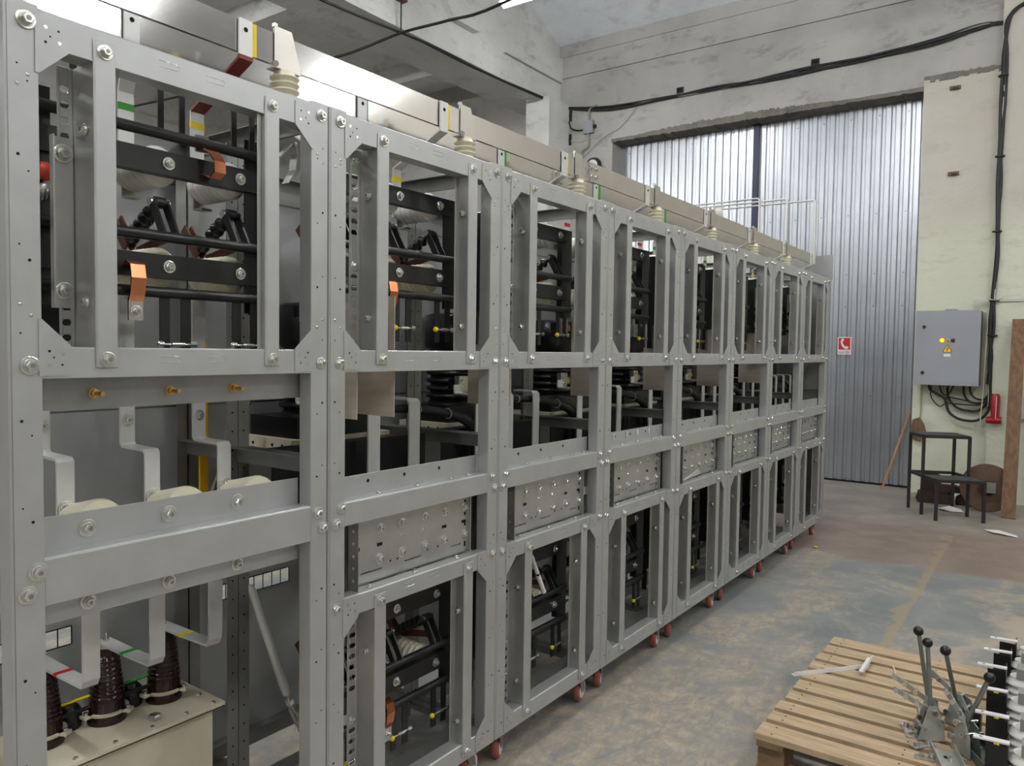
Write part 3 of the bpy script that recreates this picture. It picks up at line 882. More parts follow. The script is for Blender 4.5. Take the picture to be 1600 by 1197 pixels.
    if kind == 'A':
        m = MB(); y = .49
        m.ribbon([(-.140, y-.012, .060), (-.112, y, .045), (-.100, y+.008, .022), (-.098, y+.008, -.004), (-.112, y+.004, -.016), (-.134, y-.006, -.008)], .03, .004, COPPER)
        m.box(-.146, -.140, y-.028, y+.006, .045, .085, ALUM); m.build('flexible_copper_strap', t)
        bolt(t, y-.01, .066, -.139, .8)
    return t
sa_ = switch('A'); sa_.location = (0, -W, 1.912)
sa_['label'] = 'black disconnector switch in the nearest cell, with two bent copper straps'
sb_ = switch('B'); sb_.location = (0, .01, 1.967)
for i in range(2, 9):
    for lv, z in (('upper', 1.967), ('lower', .664)):
        if i == 2 and lv == 'upper': s = sb_
        else: s = dup(sb_); s.location = (0, (i-2)*W+.01, z)
        s['label'] = '%s black disconnector switch with white insulators in the %s cell' % (lv, ORD[i-1])

# ---------------------------------------------------------------- instrument transformers
def transformer():
    t = thing('current_transformer', 'x', 'transformer', (0, 0, 1.2), 0, 'black resin transformers in the cells')
    m = MB(); zb, zt = -.065, -.002
    for (x0, x1, y0, y1) in ((-.404, -.400, .20, .63), (-.66, -.656, .20, .63), (-.66, -.40, .20, .204), (-.66, -.40, .626, .63)):
        if abs(x1-x0) < .01:
            m.box(x0, x1, y0, y1, zt-.014, zt, TAN); m.box(x0, x1, y0, y1, zb, zb+.014, TAN)
            for ya in (.20, .30, .39, .50, .59): m.box(x0, x1, ya, ya+.04, zb, zt, TAN)
        else:
            m.box(x0, x1, y0, y1, zb, zt, TAN)
            for xx in (-.6, -.5, -.45): m.cyl((xx, y0-.0005, (zb+zt)/2+.01), (xx, y0+.0045, (zb+zt)/2+.01), .006, HOLE, 8)
    m.box(-.656, -.404, .204, .626, zt-.004, zt, TAN)
    m.build('base_frame', t)
    m = MB(); cx, cy = -.53, .41
    m.box(-.655, -.415, .23, .59, -.002, .065, RESIN)
    prof = [(0, .125)]
    for k in range(6):
        a_ = .06+k*.085
        prof += [(a_, .112), (a_+.012, .128), (a_+.045, .130), (a_+.06, .112)]
    prof += [(.60, .112), (.64, .135), (.98, .135), (1, .12)]
    m.lathe((cx, cy, .062), (cx, cy, .44), prof, RESIN, 28)
    m.lathe((-.42, .30, .40), (-.365, .30, .40), [(0, .03), (.8, .026), (1, .02)], RESIN, 20)
    m.build('resin_body', t)
    for k, (yy, zz) in enumerate(((.237, .155), (.232, .405))):
        m = MB(); m.box(-.372, -.350, yy-.028, yy+.028, zz-.032, zz+.032, ALUM); m.box(-.42, -.372, yy-.012, yy+.025, zz-.018, zz+.018, RESIN)
        m.cyl((-.352, yy+.043, zz-.005), (-.40, yy+.043, zz-.005), .014, BRASS, 12)
        tb = m.build('terminal_block', t)
        for dy in (-.012,):
            for dz in (-.016, .016):
                b_ = inst(BOLT, tb, (-.350, yy+dy, zz+dz), (0, 0, 0), .8); b_.name = 'bolt'
    return t
t0 = transformer()
for i in range(2, 9):
    t = t0 if i == 2 else dup(t0)
    t.location = (0, (i-2)*W, 1.2)
    t['label'] = 'ribbed black resin transformer on a cream base frame in the %s cell' % ORD[i-1]

# flat aluminium U bars in the middle openings
for i in range(2, 9):
    for k, y in enumerate(PH):
        pts = [(-.242, 0, -.20), (-.242, 0, .108), (-.252, 0, .118), (-.345, 0, .120)]
        if k == 0: pts += [(-.350, 0, .125), (-.350, 0, .155)]
        o = MB().ribbon(pts, .052 if i == 2 else .044, .006, ALU).build('bent_bar', None, (0, (i-2)*W + y + (.008 if k else 0), 1.2))
        tag(o, '%s bent flat bar in the middle opening of the %s cell' % (['left', 'middle', 'right'][k], ORD[i-1]), 'connecting bar', 'bent bars in the middle openings')
# z bars in the nearest cell, each on its own insulator
for k, y in enumerate((-.575, -.381, -.190)):
    w_ = ['left', 'middle', 'right'][k]
    o = MB().ribbon([(-.178, 0, -.05), (-.178, 0, .118), (-.185, 0, .125), (-.283, 0, .127), (-.290, 0, .134), (-.290, 0, .50)], .036, .006, ALU).build('bent_bar', None, (0, y, 1.12))
    b_ = inst(BOLT, o, (-.1748, 0, .018), (0, 0, 0), 1.15); b_.name = 'bolt'
    b_ = inst(BOLT, o, (-.2868, 0, .19), (0, 0, 0), .9); b_.name = 'bolt'
    tag(o, w_ + ' z-shaped flat bar behind the box beam of the nearest cell', 'connecting bar', 'z bars in the nearest cell')
    t = thing('support_insulator', 'cream cone insulator behind the box beam, holding the %s z-shaped bar' % w_, 'insulator', (-.0525, y+.012, 1.118), 0, 'cone insulators behind the box beam')
    MB().lathe((0, 0, 0), (-.121, 0, 0), [(0, .052), (.1, .054), (.75, .036), (1, .030)], CREAM, 24).build('cone_body', t)
    o = MB().ribbon([(-.26, 0, .10), (-.30, 0, .08), (-.305, 0, -.245), (-.315, 0, -.262), (-.44, 0, -.2655), (-.585, 0, -.2655)], .040, .006, ALU).build('link_bar', None, (0, (-.465, -.300, -.134)[k], .935))
    c_ = (RED, GRN, YEL)[k]
    MB().box(-.455, -.437, -.0205, .0205, -.269, -.262, c_).build('phase_tape', o)
    tag(o, 'flat bar with a %s tape running to the %s brown bushing' % (('red', 'green', 'yellow')[k], w_), 'connecting bar', 'bars to the brown bushings')

# cream transformer box with three bushings
t = thing('oil_transformer', 'cream steel transformer box with three brown bushings at the bottom of the nearest cell', 'transformer', (0, -W, .175))
m = MB(); m.box(-.705, -.425, .06, .685, 0, .265, TAN); m.build('tank', t)
m = MB(); m.box(-.735, -.402, .035, .712, .266, .276, TAN); m.box(-.733, -.404, .037, .710, .262, .266, HOLE)
for yy in (.10, .20, .30, .40, .50, .60, .685):
    m.lathe((-.42, yy, .276), (-.42, yy, .280), [(0, .008), (1, .006)], CHROME, 6, False)
for xx in (-.5, -.6): m.lathe((xx, .69, .276), (xx, .69, .280), [(0, .008), (1, .006)], CHROME, 6, False)
m.lathe((-.46, .53, .276), (-.46, .53, .290), [(0, .018), (.7, .018), (1, .014)], ALUM, 6, False)
m.build('lid', t)
for k, yy in enumerate((.285, .450, .616)):
    prof = [(0, .050), (.14, .050), (.16, .046), (.30, .044)]
    for q in range(9):
        a_ = .32+q*.062
        prof += [(a_, .040-q*.0013), (a_+.018, .045-q*.0013), (a_+.036, .045-q*.0013), (a_+.05, .040-q*.0013)]
    prof += [(.92, .026), (1, .022)]
    b_ = MB().lathe((0, 0, 0), (0, 0, .205), prof, BROWN, 24).build('bushing', t, (-.565, yy, .276))
    m = MB(); m.lathe((0, 0, .026), (0, 0, .034), [(0, .052), (1, .056)], TAN, 24)
    for a_ in (0.6, 2.7, 4.8):
        m.cyl((math.cos(a_)*.060, math.sin(a_)*.060, .020), (math.cos(a_)*.060, math.sin(a_)*.060, .042), .006, CHROME, 8)
        m.bar((math.cos(a_)*.045, math.sin(a_)*.045, .030), (math.cos(a_)*.070, math.sin(a_)*.070, .030), .024, .008, TAN)
    m.build('clamp_ring', b_)
    m = MB(); m.cyl((0, 0, .204), (0, 0, .245), .004, CHROME, 8); m.lathe((0, 0, .219), (0, 0, .228), [(0, .009), (1, .009)], CHROME, 6, False); m.lathe((0, 0, .2045), (0, 0, .212), [(0, .022), (1, .020)], ALUM, 16)
    m.build('terminal_stud', b_)
for k, yy in enumerate((.365, .535)):
    m = MB(); m.lathe((-.60, yy, .276), (-.60, yy, .34), [(0, .030), (.3, .034), (.8, .03), (1, .018)], RESIN, 16)
    m.tube([(-.60, yy-.09, .33), (-.59, yy-.04, .345), (-.60, yy, .342), (-.58, yy+.05, .352), (-.60, yy+.09, .33)], .004, GRN if k else YEL, 6, 4)
    m.tube([(-.57, yy-.09, .31), (-.56, yy-.03, .33), (-.57, yy+.03, .325), (-.56, yy+.08, .335)], .006, CABLE, 6, 4)
    m.build('fuse_holder', t)

# barriers
for i in range(2, 8):
    o = MB().box(-.27, -.069, -.001, .001, 0, .36, BARRIER).build('barrier_sheet', None, (0, (i-2)*W+.165, 1.288))
    tag(o, 'bare metal barrier sheet hanging in the %s cell%s' % (ORD[i-1], ', the left one of two' if i == 2 else ''), 'barrier', 'hanging barrier sheets')
o = MB().box(-.22, -.055, -.001, .001, 0, .36, BARRIER).build('barrier_sheet', None, (0, .30, 1.288))
tag(o, 'bare metal barrier sheet hanging in the second cell, the right one of two', 'barrier', 'hanging barrier sheets')

# cable looms and ducts
DUCT = mat('dark_grey_duct_sheet', (.25, .25, .255), .32, .6, .1, 4)
for i in range(2, 9):
    y0 = (i-2)*W
    t = thing('cable_loom', 'black wiring loom with pale ties curving down behind the bent bars of the %s cell' % ORD[i-1], 'cable', (-.272, y0 - (.24 if i == 8 else 0), 1.0), 0, 'black cable looms')
    m = MB().tube([(-.02, .20, .30), (-.008, .32, .305), (0, .48, .291), (0, .64, .281), (0, .80, .256), (.002, .90, .226), (.004, .955, .185), (.004, .966, .13), (.0, .955, .03)], [.012, .013, .014, .015, .017, .020, .023, .020, .017], RUBBER, 10, 4)
    m.tube([(-.01, .76, .262), (.004, .88, .240), (.010, .965, .200), (.008, .972, .04)], .006, RUBBER, 6, 4)
    m.build('wire_bundle', t)
    for yy, zz in ((.49, .291), (.64, .281), (.80, .256), (.885, .232)):
        m = MB().lathe((0, yy-.0012, zz), (0, yy+.0012, zz), [(0, .0165), (1, .0165)] if yy < .7 else [(0, .0205), (1, .0205)], HEMP, 14); m.build('cable_tie', t)
    o = MB().box(-.305, -.300, 0, .66, 0, .205, DUCT).box(-.36, -.305, 0, .66, .20, .205, DUCT).build('duct_sheet', None, (0, y0+.05, .985))
    m = MB(); m.box(-.165, -.135, 0, .62, 0, .003, BLACK)
    tag(o, 'dark sheet strip behind the wiring loom of the %s cell' % ORD[i-1], 'panel', 'dark strips behind the looms')

# odds and ends inside the two nearest cells
o = MB().box(-.004, .004, -.014, .014, 0, .55, mat('yellow_earth_strip', (.86, .66, .08), .5)).build('earth_strip', None, (-.60, .02, .95))
tag(o, 'vertical yellow painted strip deep behind the nearest frame, beside the middle posts', 'strip')
m = MB().cyl((-.52, .13, 1.33), (-.56, -.005, .98), .010, GALVD, 12)
tag(m.build('operating_rod'), 'slanting grey rod behind the yellow strip in the nearest cell', 'rod')
t = thing('operating_rod', 'bright tapered rod with a fork end slanting low behind the first pair of posts', 'rod', (-.335, .03, .25))
MB().lathe((0, -.03, .55), (0, .10, .18), [(0, .006), (.06, .012), (.9, .015), (1, .012)], ALU, 16).build('rod_tube', t)
m = MB(); m.cyl((0, .10, .18), (0, .115, .137), .006, CHROME, 10); m.lathe((0, .107, .16), (0, .112, .145), [(0, .014), (1, .014)], CHROME, 6, False)
for s_ in (-.014, .014):
    m.tube([(s_*.4, .114, .14), (s_, .125, .115), (s_, .15, .06), (s_*.7, .17, .03)], .006, CHROME, 8, 3)
m.cyl((-.02, .165, .035), (.02, .165, .035), .007, CHROME, 10)
m.build('fork_end', t)
t = thing('conduit_hose', 'ribbed metal hose with a red collar at the left of the nearest cell', 'hose', (-.14, -.70, 1.80))
m = MB(); pts = [(0, 0, -.02), (0, .05, -.005), (0, .085, .015), (.0, .10, .05)]
prof = []
m.tube(pts, .014, GALV2, 12, 5)
for k in range(11):
    f_ = k/10; yy = f_*.09; m.lathe((0, yy, -.02+.03*f_*f_), (0, yy+.004, -.02+.03*f_*f_), [(0, .0165), (1, .0165)], ALUM, 12)
m.build('hose', t)
MB().lathe((0, .062, .052), (0, .092, .035), [(0, .012), (.3, .018), (1, .018)], mat('red_orange_cap', (.75, .25, .17), .4), 16).build('collar', t)
t = thing('surge_arrester', 'small cream device with black clamp and white disc at the left of the nearest cell', 'electrical device', (-.275, -.655, 1.64))
MB().box(-.03, .03, .0, .075, .20, .33, TAN).box(-.02, .02, .012, .062, .33, .37, GALVD).build('body', t)
MB().box(-.035, .035, -.005, .09, .08, .125, BLACK).box(-.025, .025, .02, .06, .125, .20, RESIN).build('clamp', t)
MB().lathe((-.01, .04, .025), (.03, .04, .025), [(0, .04), (.8, .04), (1, .03)], WHITEINS, 20).box(-.012, .012, .03, .05, .06, .08, BLACK).build('disc', t)
m = MB()
for zz in (.38, .41): m.cyl((0, .01, zz), (0, .07, zz), .008, CHROME, 10)
m.box(-.012, .012, .02, .06, .37, .43, GALVD); m.build('clip', t)
# bracket hanging at the top right of the nearest cell
m = MB().ribbon([(0, 0, 0), (0, .01, -.03), (0, .004, -.075), (0, -.02, -.115)], .03, .003, GALV2, (1, 0, 0)).ribbon([(0, -.045, -.05), (.0, -.01, -.01), (0, .012, 0)], .02, .004, GALV2, (1, 0, 0))
tag(m.build('latch_bracket', None, (-.19, .03, 2.055)), 'curved bright bracket hanging under the top rail by the first pair of posts', 'bracket')
# papers on the terminal tray of the fifth frame
pp = MB()
for k in range(3): pp.box(-.035+.004*k, -.030+.004*k, .0, .26-.03*k, .0035*k, .0035*k+.0015, PAPER, Matrix.Rotation(.06+.05*k, 4, 'X'))
tag(pp.build('paper_strips', None, (0, 3*W+.16, .816)), 'white paper strips lying on the tray of the fifth cell', 'paper')
# bare rod in the third cell
m = MB().cyl((-.10, 0, .18), (-.10, .045, .10), .009, HUB, 12).cyl((-.10, .05, .09), (-.10, .095, .01), .010, HUB, 12).cyl((-.10, .04, .108), (-.10, .055, .082), .007, HOLE, 10)
tag(m.build('switch_rod', None, (0, W+.36, .51)), 'slanting white two-piece rod in the lower opening of the third cell', 'rod')
# far rack insulators
for k, (x, y) in enumerate(((-.90, 5.0), (-.80, 4.86), (-1.02, 4.95))):
    t = thing('post_insulator', '%s of the three pale insulators standing behind the row near the riser bars' % ('left', 'right', 'middle')[(0, 1, 2)[k]], 'insulator', (x - .05, y + .12, 2.12), 0, 'pale insulators behind the row')
    MB().lathe((0, 0, 0), (0, 0, .60), [(0, .05), (.6, .05), (.62, .045), (.7, .05), (.75, .045), (.8, .05), (.9, .042), (1, .038)], WHITEINS, 18).build('body', t)
m = MB(); m.box(-1.3, -.72, 4.75, 5.35, 0, 2.10, GALVD)
m.box(-1.35, -.70, 4.72, 5.38, 2.10, 2.118, GALVD)
tag(m.build('rear_cabinet'), 'grey cabinet standing behind the far end of the row', 'cabinet')
# ---------------------------------------------------------------- cables and fittings on the far wall
CY = 7.92
def wall_cable(name, lab, pts, r, m, y=CY, sub=5, grp=None):
    o = MB().tube([(a_, y + (0 if len(q) < 1 else q[0]), b_) for a_, b_, *q in [(p[0], p[1], p[2] if len(p) > 2 else 0) for p in pts]], r, m, 8, sub).build(name)
    return tag(o, lab, 'cable', grp)
run = [(-4.311,4.909),(-3.533,4.770),(-2.668,4.750),(-2.038,4.758),(-1.385,4.761),(-.846,4.775),(-.217,4.775),(.353,4.811),(.750,4.866),(.90,4.872),(.955,4.865)]
rr = random.Random(5)
t = thing('cable_bundle', 'sagging bundle of black cables running across the wall above the gate', 'cable', (-4.311, CY, 4.9))
for k in range(6):
    off = [(rr.uniform(-.022, .022), rr.uniform(-.03, .03)) for _ in run]
    pts = []
    for i, (x, z) in enumerate(run):
        pts.append((x+4.311, rr.uniform(-.005, .012) , z-4.9+off[i][1]*(1 if 0 < i < 9 else .3)))
    MB().tube(pts, .013 if k < 4 else .009, CABLE if k != 4 else CONDUIT, 6, 5).build('cable', t)
down = [(1.16,4.985),(1.06,4.93),(1.0,4.80),(.992,4.5),(.99,4.13),(.985,3.6),(.985,3.232),(.988,2.8),(.985,2.519),(.978,2.1),(.978,1.8),(.982,1.473),(.972,1.208)]
t = thing('cable_bundle', 'thick black cable bundle hanging down the wall beside the grey electrical box', 'cable', (1.1, 7.84, 4.9))
for k in range(6):
    pts = [(x-1.1+rr.uniform(-.020, .020), rr.uniform(-.012, .004), z-4.9) for x, z in down]
    MB().tube(pts, .016 if k < 4 else .010, CABLE if k != 5 else CABLEW, 6, 4).build('cable', t)
for z in (4.3, 3.5, 2.75, 2.05, 1.7):
    MB().lathe((-.115, -.004, z-4.9), (-.115, -.004, z-4.888), [(0, .045), (1, .045)], RUBBER, 12).build('cable_tie', t)
for k, (x, z, lab) in enumerate(((-4.20, 4.778, 'upper black square plate in the corner left of the gate'), (-4.20, 4.448, 'lower black square plate in the corner left of the gate'), (-2.521, 4.835, 'small black clip plate above the cable bundle, left one'), (-.866, 4.852, 'small black clip plate above the cable bundle, right one'))):
    s_ = .065 if k < 2 else .045
    o = MB().box(-s_, s_, -.02, 0, -(.075 if k < 2 else .035), (.075 if k < 2 else .035), RUBBER)
    o.box(-s_*.7, s_*.7, -.024, -.02, -.02, .02, HOLE)
    tag(o.build('wall_plate', None, (x, 7.955, z)), lab, 'plate', 'black plates on the far wall')
t = thing('junction_box', 'small grey junction box with conduit on the wall left of the gate', 'junction box', (-3.845, 7.955, 4.57))
MB().box(-.075, .075, -.06, 0, -.085, .085, BOXG).box(-.055, .055, -.066, -.06, -.065, .065, BOXG).build('housing', t)
MB().tube([(0, -.03, .085), (0, -.03, .20), (.03, -.03, .25), (.12, -.03, .275)], .017, CONDUIT, 8, 3).build('conduit', t)
MB().tube([(0, -.03, -.085), (0, -.03, -.26), (-.10, -.05, -.33), (-.10, -.06, -.60)], .015, CONDUIT, 8, 3).build('conduit', t)
MB().cyl((.075, -.03, .0), (.11, -.03, .0), .024, RUBBER, 12).build('gland', t)
wall_cable('cable', 'short black cable looping from the upper square plate to the junction box', [(-4.17,4.70),(-4.13,4.60),(-4.03,4.555),(-3.925,4.55)], .010, CABLE, 7.93)
wall_cable('cable', 'thin grey wire slanting down from the cable bundle by the junction box', [(-3.1,4.74),(-3.35,4.50),(-3.6,4.40),(-4.0,4.12)], .004, CONDUIT, 7.93)
t = thing('flood_light', 'round black lamp on the pillar left of the gate, half hidden by the busbar', 'lamp', (-3.74, 7.945, 4.02))
MB().lathe((0, 0, 0), (0, -.09, 0), [(0, .09), (.5, .12), (1, .105)], RUBBER, 24).build('housing', t)
MB().lathe((0, -.088, 0), (0, -.10, 0), [(0, .085), (1, .06)], HUB, 20).build('lens', t)
for (x, z, n_) in ((.557, 4.293, 'upper'), (.570, 3.403, 'lower')):
    o = MB().box(-.05, .05, -.03, 0, -.015, .02, PLANK).box(-.02, .035, -.04, -.02, -.02, .0, RUBBER)
    tag(o.build('wall_bracket', None, (x, 7.95, z)), '%s rusty stub sticking out of the pilaster right of the gate' % n_, 'bracket')
# overhead wires
bw = MB().tube([(-4.31,-3.0,4.80),(-4.31,1.5,4.78),(-4.315,3.627,4.81),(-4.31,4.669,4.863),(-4.315,5.285,4.894),(-4.30,6.109,4.876),(-4.29,7.3,4.90),(-4.24,7.905,4.905)], .014, CABLE, 8, 5)
bw.tube([(-4.31,5.0,4.88),(-4.31,5.9,4.87),(-4.30,6.6,4.895),(-4.26,7.895,4.93)], .010, CABLE, 8, 5)
tag(bw.build('cable'), 'black cable clipped along the lower edge of the concrete beam', 'cable')
hw = MB().tube([(-9.4,4.5,4.9),(-7.0,4.58,4.80),(-5.229,4.6,4.76),(-4.794,4.6,4.765),(-4.24,4.66,4.835),(-3.555,4.6,4.778),(-2.841,4.6,4.783),(-.6,4.55,5.1),(1.5,4.5,5.6),(3,4.4,6.7)], .015, CABLE, 8, 5)
tag(hw.build('cable'), 'black cable slung through the air across the concrete beam at the top', 'cable')
o = MB().box(-4.34, -4.26, 4.60, 4.76, 5.19, 5.32, PLANK).cyl((-4.28, 4.68, 4.86), (-4.28, 4.68, 5.19), .008, CABLE, 8)
tag(o.build('cable_hanger'), 'brown block with a wire hanger holding the crossing cables on the beam', 'hanger')

# ---------------------------------------------------------------- electrical box
t = thing('electrical_box', 'grey wall enclosure with an amber lamp and a yellow warning triangle', 'electrical box', (.31, 7.70, 1.19))
MB().box(0, .575, .012, .25, 0, .765, BOXG).box(.5755, .577, .015, .25, 0.002, .763, BOXS).build('enclosure', t)
d_ = MB().box(-.004, .58, -.010, .010, -.004, .769, BOXG).build('door', t)
for z in (.60, .123): 
    m = MB().lathe((.072, -.010, z), (.072, -.022, z), [(0, .017), (1, .015)], RUBBER, 14); m.box(.066, .078, -.034, -.02, z-.018, z+.018, RUBBER); m.build('latch', d_)
for k, (x, mt, r) in enumerate(((.243, AMBER, .019), (.294, CONDUIT, .014), (.340, mat('dark_red_button', (.30, .10, .10), .4), .016))):
    m = MB().lathe((x, -.010, .461), (x, -.016, .461), [(0, r*1.25), (1, r*1.25)], (mat('amber_ring', (.95, .40, .12), .4) if k == 0 else (TAN if k == 1 else RUBBER)), 18)
    m.lathe((x, -.016, .461), (x, -.026, .461), [(0, r), (.6, r), (1, r*.7)], mt, 18)
    m.build(['indicator_lamp', 'switch_knob', 'push_button'][k], d_)
TRI = mat('warning_yellow', (.95, .76, .05), .5)
m = MB(); m.prism([(.248, .338), (.340, .338), (.294, .418)], 'y', -.0115, -.010, HOLE)
m.prism([(.256, .3425), (.332, .3425), (.294, .409)], 'y', -.0125, -.011, TRI)
m.prism([(.300, .396), (.282, .370), (.292, .371), (.285, .352), (.281, .354), (.290, .345), (.295, .356), (.291, .354), (.304, .376), (.293, .374), (.306, .396)], 'y', -.0135, -.012, HOLE)
m.build('warning_triangle', d_)
MB().box(.262, .322, -.0115, -.010, .294, .322, PAPER).build('blank_label', d_)
MB().box(.25, .36, .05, .2, .769, .785, CONDUIT).build('top_gland', t)
CB = [([(.426,1.19),(.44,1.13),(.50,1.09),(.575,1.045),(.596,.99),(.625,.90),(.722,.832),(.866,.826),(.955,.90),(.985,1.02),(.978,1.3)], .014),
      ([(.60,1.19),(.60,1.10),(.62,1.03),(.69,.95),(.79,.925),(.891,.935),(.96,1.02),(.985,1.15)], .012),
      ([(.745,1.19),(.75,1.10),(.79,1.03),(.87,1.005),(.95,1.04),(.985,1.2)], .011),
      ([(.80,1.19),(.81,1.12),(.85,1.06),(.93,1.05),(.99,1.14)], .010),
      ([(.66,1.19),(.63,1.12),(.60,1.06),(.60,1.00),(.70,.99),(.86,.985),(.96,1.03)], .008),
      ([(.45,1.19),(.44,1.08),(.47,1.01),(.53,.955),(.565,.975),(.61,1.01)], .006),
      ([(.52,1.19),(.55,1.10),(.62,1.06),(.74,1.035),(.86,1.01),(.95,1.035)], .007)]
t = thing('cable_loops', 'tangle of black cable loops hanging under the grey electrical box', 'cable', (.7, 7.88, 1.0))
for k, (pts, r) in enumerate(CB):
    MB().tube([(x-.7, -.02+.012*((k*3) % 4), z-1.0) for x, z in pts], r, CABLE, 8, 5).build('cable', t)
wall_cable('cord', 'pale cord hanging down the wall right of the electrical box', [(.939,1.99),(.932,1.6),(.925,1.35),(.920,1.075),(.910,.9),(.908,.75)], .006, HEMP, 7.84)
wall_cable('cord', 'thin yellow-green wire running down beside the gate edge', [(.345,1.19),(.345,1.0),(.347,.85),(.325,.73)], .006, mat('yellow_green_wire', (.62, .62, .42), .6), 7.935)
o = MB().box(0, .62, -.02, 0, -.012, .014, CABLEW).tube([(.12, -.03, .03), (.2, -.04, .0), (.26, -.03, .03)], .006, HEMP, 6, 3)
tag(o.build('wall_strap', None, (.80, 7.86, 2.06)), 'pale horizontal strap crossing the black cables right of the electrical box', 'strap')
o = MB().box(0, .5, -.02, 0, -.012, .014, CONDUIT)
tag(o.build('wall_strip', None, (1.15, 7.86, .86)), 'thin grey strip on the wall right of the brown plank', 'strip')
o = MB(); o.lathe((0, 0, 0), (.0, 0, .27), [(0, .036), (.9, .044), (1, .03)], REDP, 18); o.lathe((-.075, 0, -.0), (.06, 0, -.0), [(0, .030), (.2, .036), (1, .036)], REDP, 16); o.cyl((.01, -.045, .02), (.012, -.045, .25), .004, HUB, 6)
tag(o.build('red_fitting', None, (1.035, 7.79, .845)), 'red painted fitting on the wall beside the brown plank', 'fitting')

# ---------------------------------------------------------------- planks
def plank(name, lab, a_, b_, wd, th, m, upv=(0, 1, 0)):
    o = MB().bar((0, 0, 0), Vector(b_)-Vector(a_), wd, th, m, upv).build(name, None, a_)
    return tag(o, lab, 'plank')
plank('wooden_plank', 'tall brown weathered plank standing against the wall at the right edge', (1.215, 7.02, .0), (1.21, 7.765, 1.86), .115, .035, PLANK, (0, 1, 0))
plank('wooden_plank', 'orange plank leaning to the right behind the tall brown one', (1.66, 7.30, .0), (1.225, 7.838, 1.80), .08, .02, PLANK2, (0, 1, 0))
plank('wooden_lath', 'thin reddish lath leaning against the gate left of the black steps', (.0, 7.88, .0), (.222, 8.12, .88), .022, .012, PLANK2)
# ---------------------------------------------------------------- step stool
t = thing('step_stool', 'black steel tube two-step stool with dark sheet treads', 'stool', (.394, 6.98, 0))
o0 = Vector((.394, 6.98, 0)); wv = Vector((.358, .155, 0)); dv = Vector((.150, -.275, 0)); dv2 = Vector((.145, -.225, 0))
A_, B_ = Vector((0, 0, 0)), wv; C_, D_ = dv, wv+dv; E_, F_ = dv+dv2, wv+dv+dv2
def leg(p, h, n_='leg'): MB().bar(p, p+Vector((0, 0, h)), .025, .025, STOOLM, wv).build(n_, t)
for p in (A_, B_, C_, D_): leg(p, .74)
for p in (E_, F_): leg(p, .365)
def fr(ps, z):
    m = MB()
    for i in range(len(ps)): m.bar(ps[i]+Vector((0, 0, z)), ps[(i+1) % len(ps)]+Vector((0, 0, z)), .025, .025, STOOLM)
    return m
fr((A_, B_, D_, C_), .735).build('top_frame', t)
fr((A_, B_, F_, E_), .36).build('step_frame', t)
m = MB(); m.add([p+Vector((0, 0, z)) for z in (.748, .752) for p in (A_, B_, D_, C_)], [(0,1,2,3),(7,6,5,4),(0,4,5,1),(1,5,6,2),(2,6,7,3),(3,7,4,0)], STOOLT); m.build('tread', t)
m = MB(); m.add([p+Vector((0, 0, z)) for z in (.373, .377) for p in (C_, D_, F_, E_)], [(0,1,2,3),(7,6,5,4),(0,4,5,1),(1,5,6,2),(2,6,7,3),(3,7,4,0)], STOOLT); m.build('tread', t)
# ---------------------------------------------------------------- reel and junk
t = thing('cable_reel', 'round brown reel flange leaning behind the black step stool', 'reel', (1.03, 7.22, 0))
def tiltlathe(mb, r0, prof, y0, y1, m, n=32): mb.lathe((0, y0, .232), (0, y1, .232 + (y1-y0)*.0), prof, m, n); return mb
tiltlathe(MB(), 0, [(0, .225), (.1, .23), (.9, .23), (1, .225)], 0, .03, STONE, 40).build('flange', t)
tiltlathe(MB(), 0, [(0, .072), (1, .072)], -.03, 0, JUNK, 24).build('hub', t)
m = MB(); m.lathe((0, -.06, .232), (0, -.03, .232), [(0, .03), (1, .035)], HOLE, 16); m.box(-.01, .075, -.09, -.06, .20, .30, GALVD); m.build('axle_bracket', t)
rj = random.Random(11)
for k, (x, y, z, sx, sy, sz, rz) in enumerate(((.56, 7.45, 0, .30, .16, .12, .1), (.88, 7.50, 0, .24, .14, .10, -.1), (.62, 7.47, .12, .34, .12, .07, .05), (.52, 7.52, .19, .16, .12, .10, .4), (.90, 7.50, .10, .20, .10, .06, -.2))):
    m = MB().box(-sx/2, sx/2, -sy/2, sy/2, 0, sz*.86, JUNK).box(-sx/2+.02, sx/2-.03, -sy/2+.01, sy/2-.02, sz*.86, sz, JUNK).box(-sx/2-.012, -sx/2, -sy*.3, sy*.2, sz*.2, sz*.5, JUNK)
    o = m.build('scrap_block', None, (x, y, z)); o.rotation_euler = (0, 0, rz)
    tag(o, ['low dark scrap block on the floor behind the stool, left one', 'low dark scrap block on the floor behind the stool, right one', 'long brown scrap piece on top of the left block behind the stool', 'small dark scrap lump at the top left of the pile behind the stool', 'flat brown scrap piece on top of the right block behind the stool'][k], 'scrap', 'scrap pile behind the stool')
o = MB().add([(-.05,0,.02),(.02,-.02,0),(.075,0,.10),(.055,-.03,.20),(.01,-.045,.27),(-.06,-.02,.24),(-.075,-.01,.13),(0,-.05,.14),(0,.03,.14)],[(0,1,7),(1,2,7),(2,3,7),(3,4,7),(4,5,7),(5,6,7),(6,0,7),(1,0,8),(2,1,8),(3,2,8),(4,3,8),(5,4,8),(6,5,8),(0,6,8)],PLANK)
o = o.build('rag', None, (.34, 7.90, .56)); tag(o, 'crumpled brown and grey rag hung on the wall behind the stool top', 'rag')
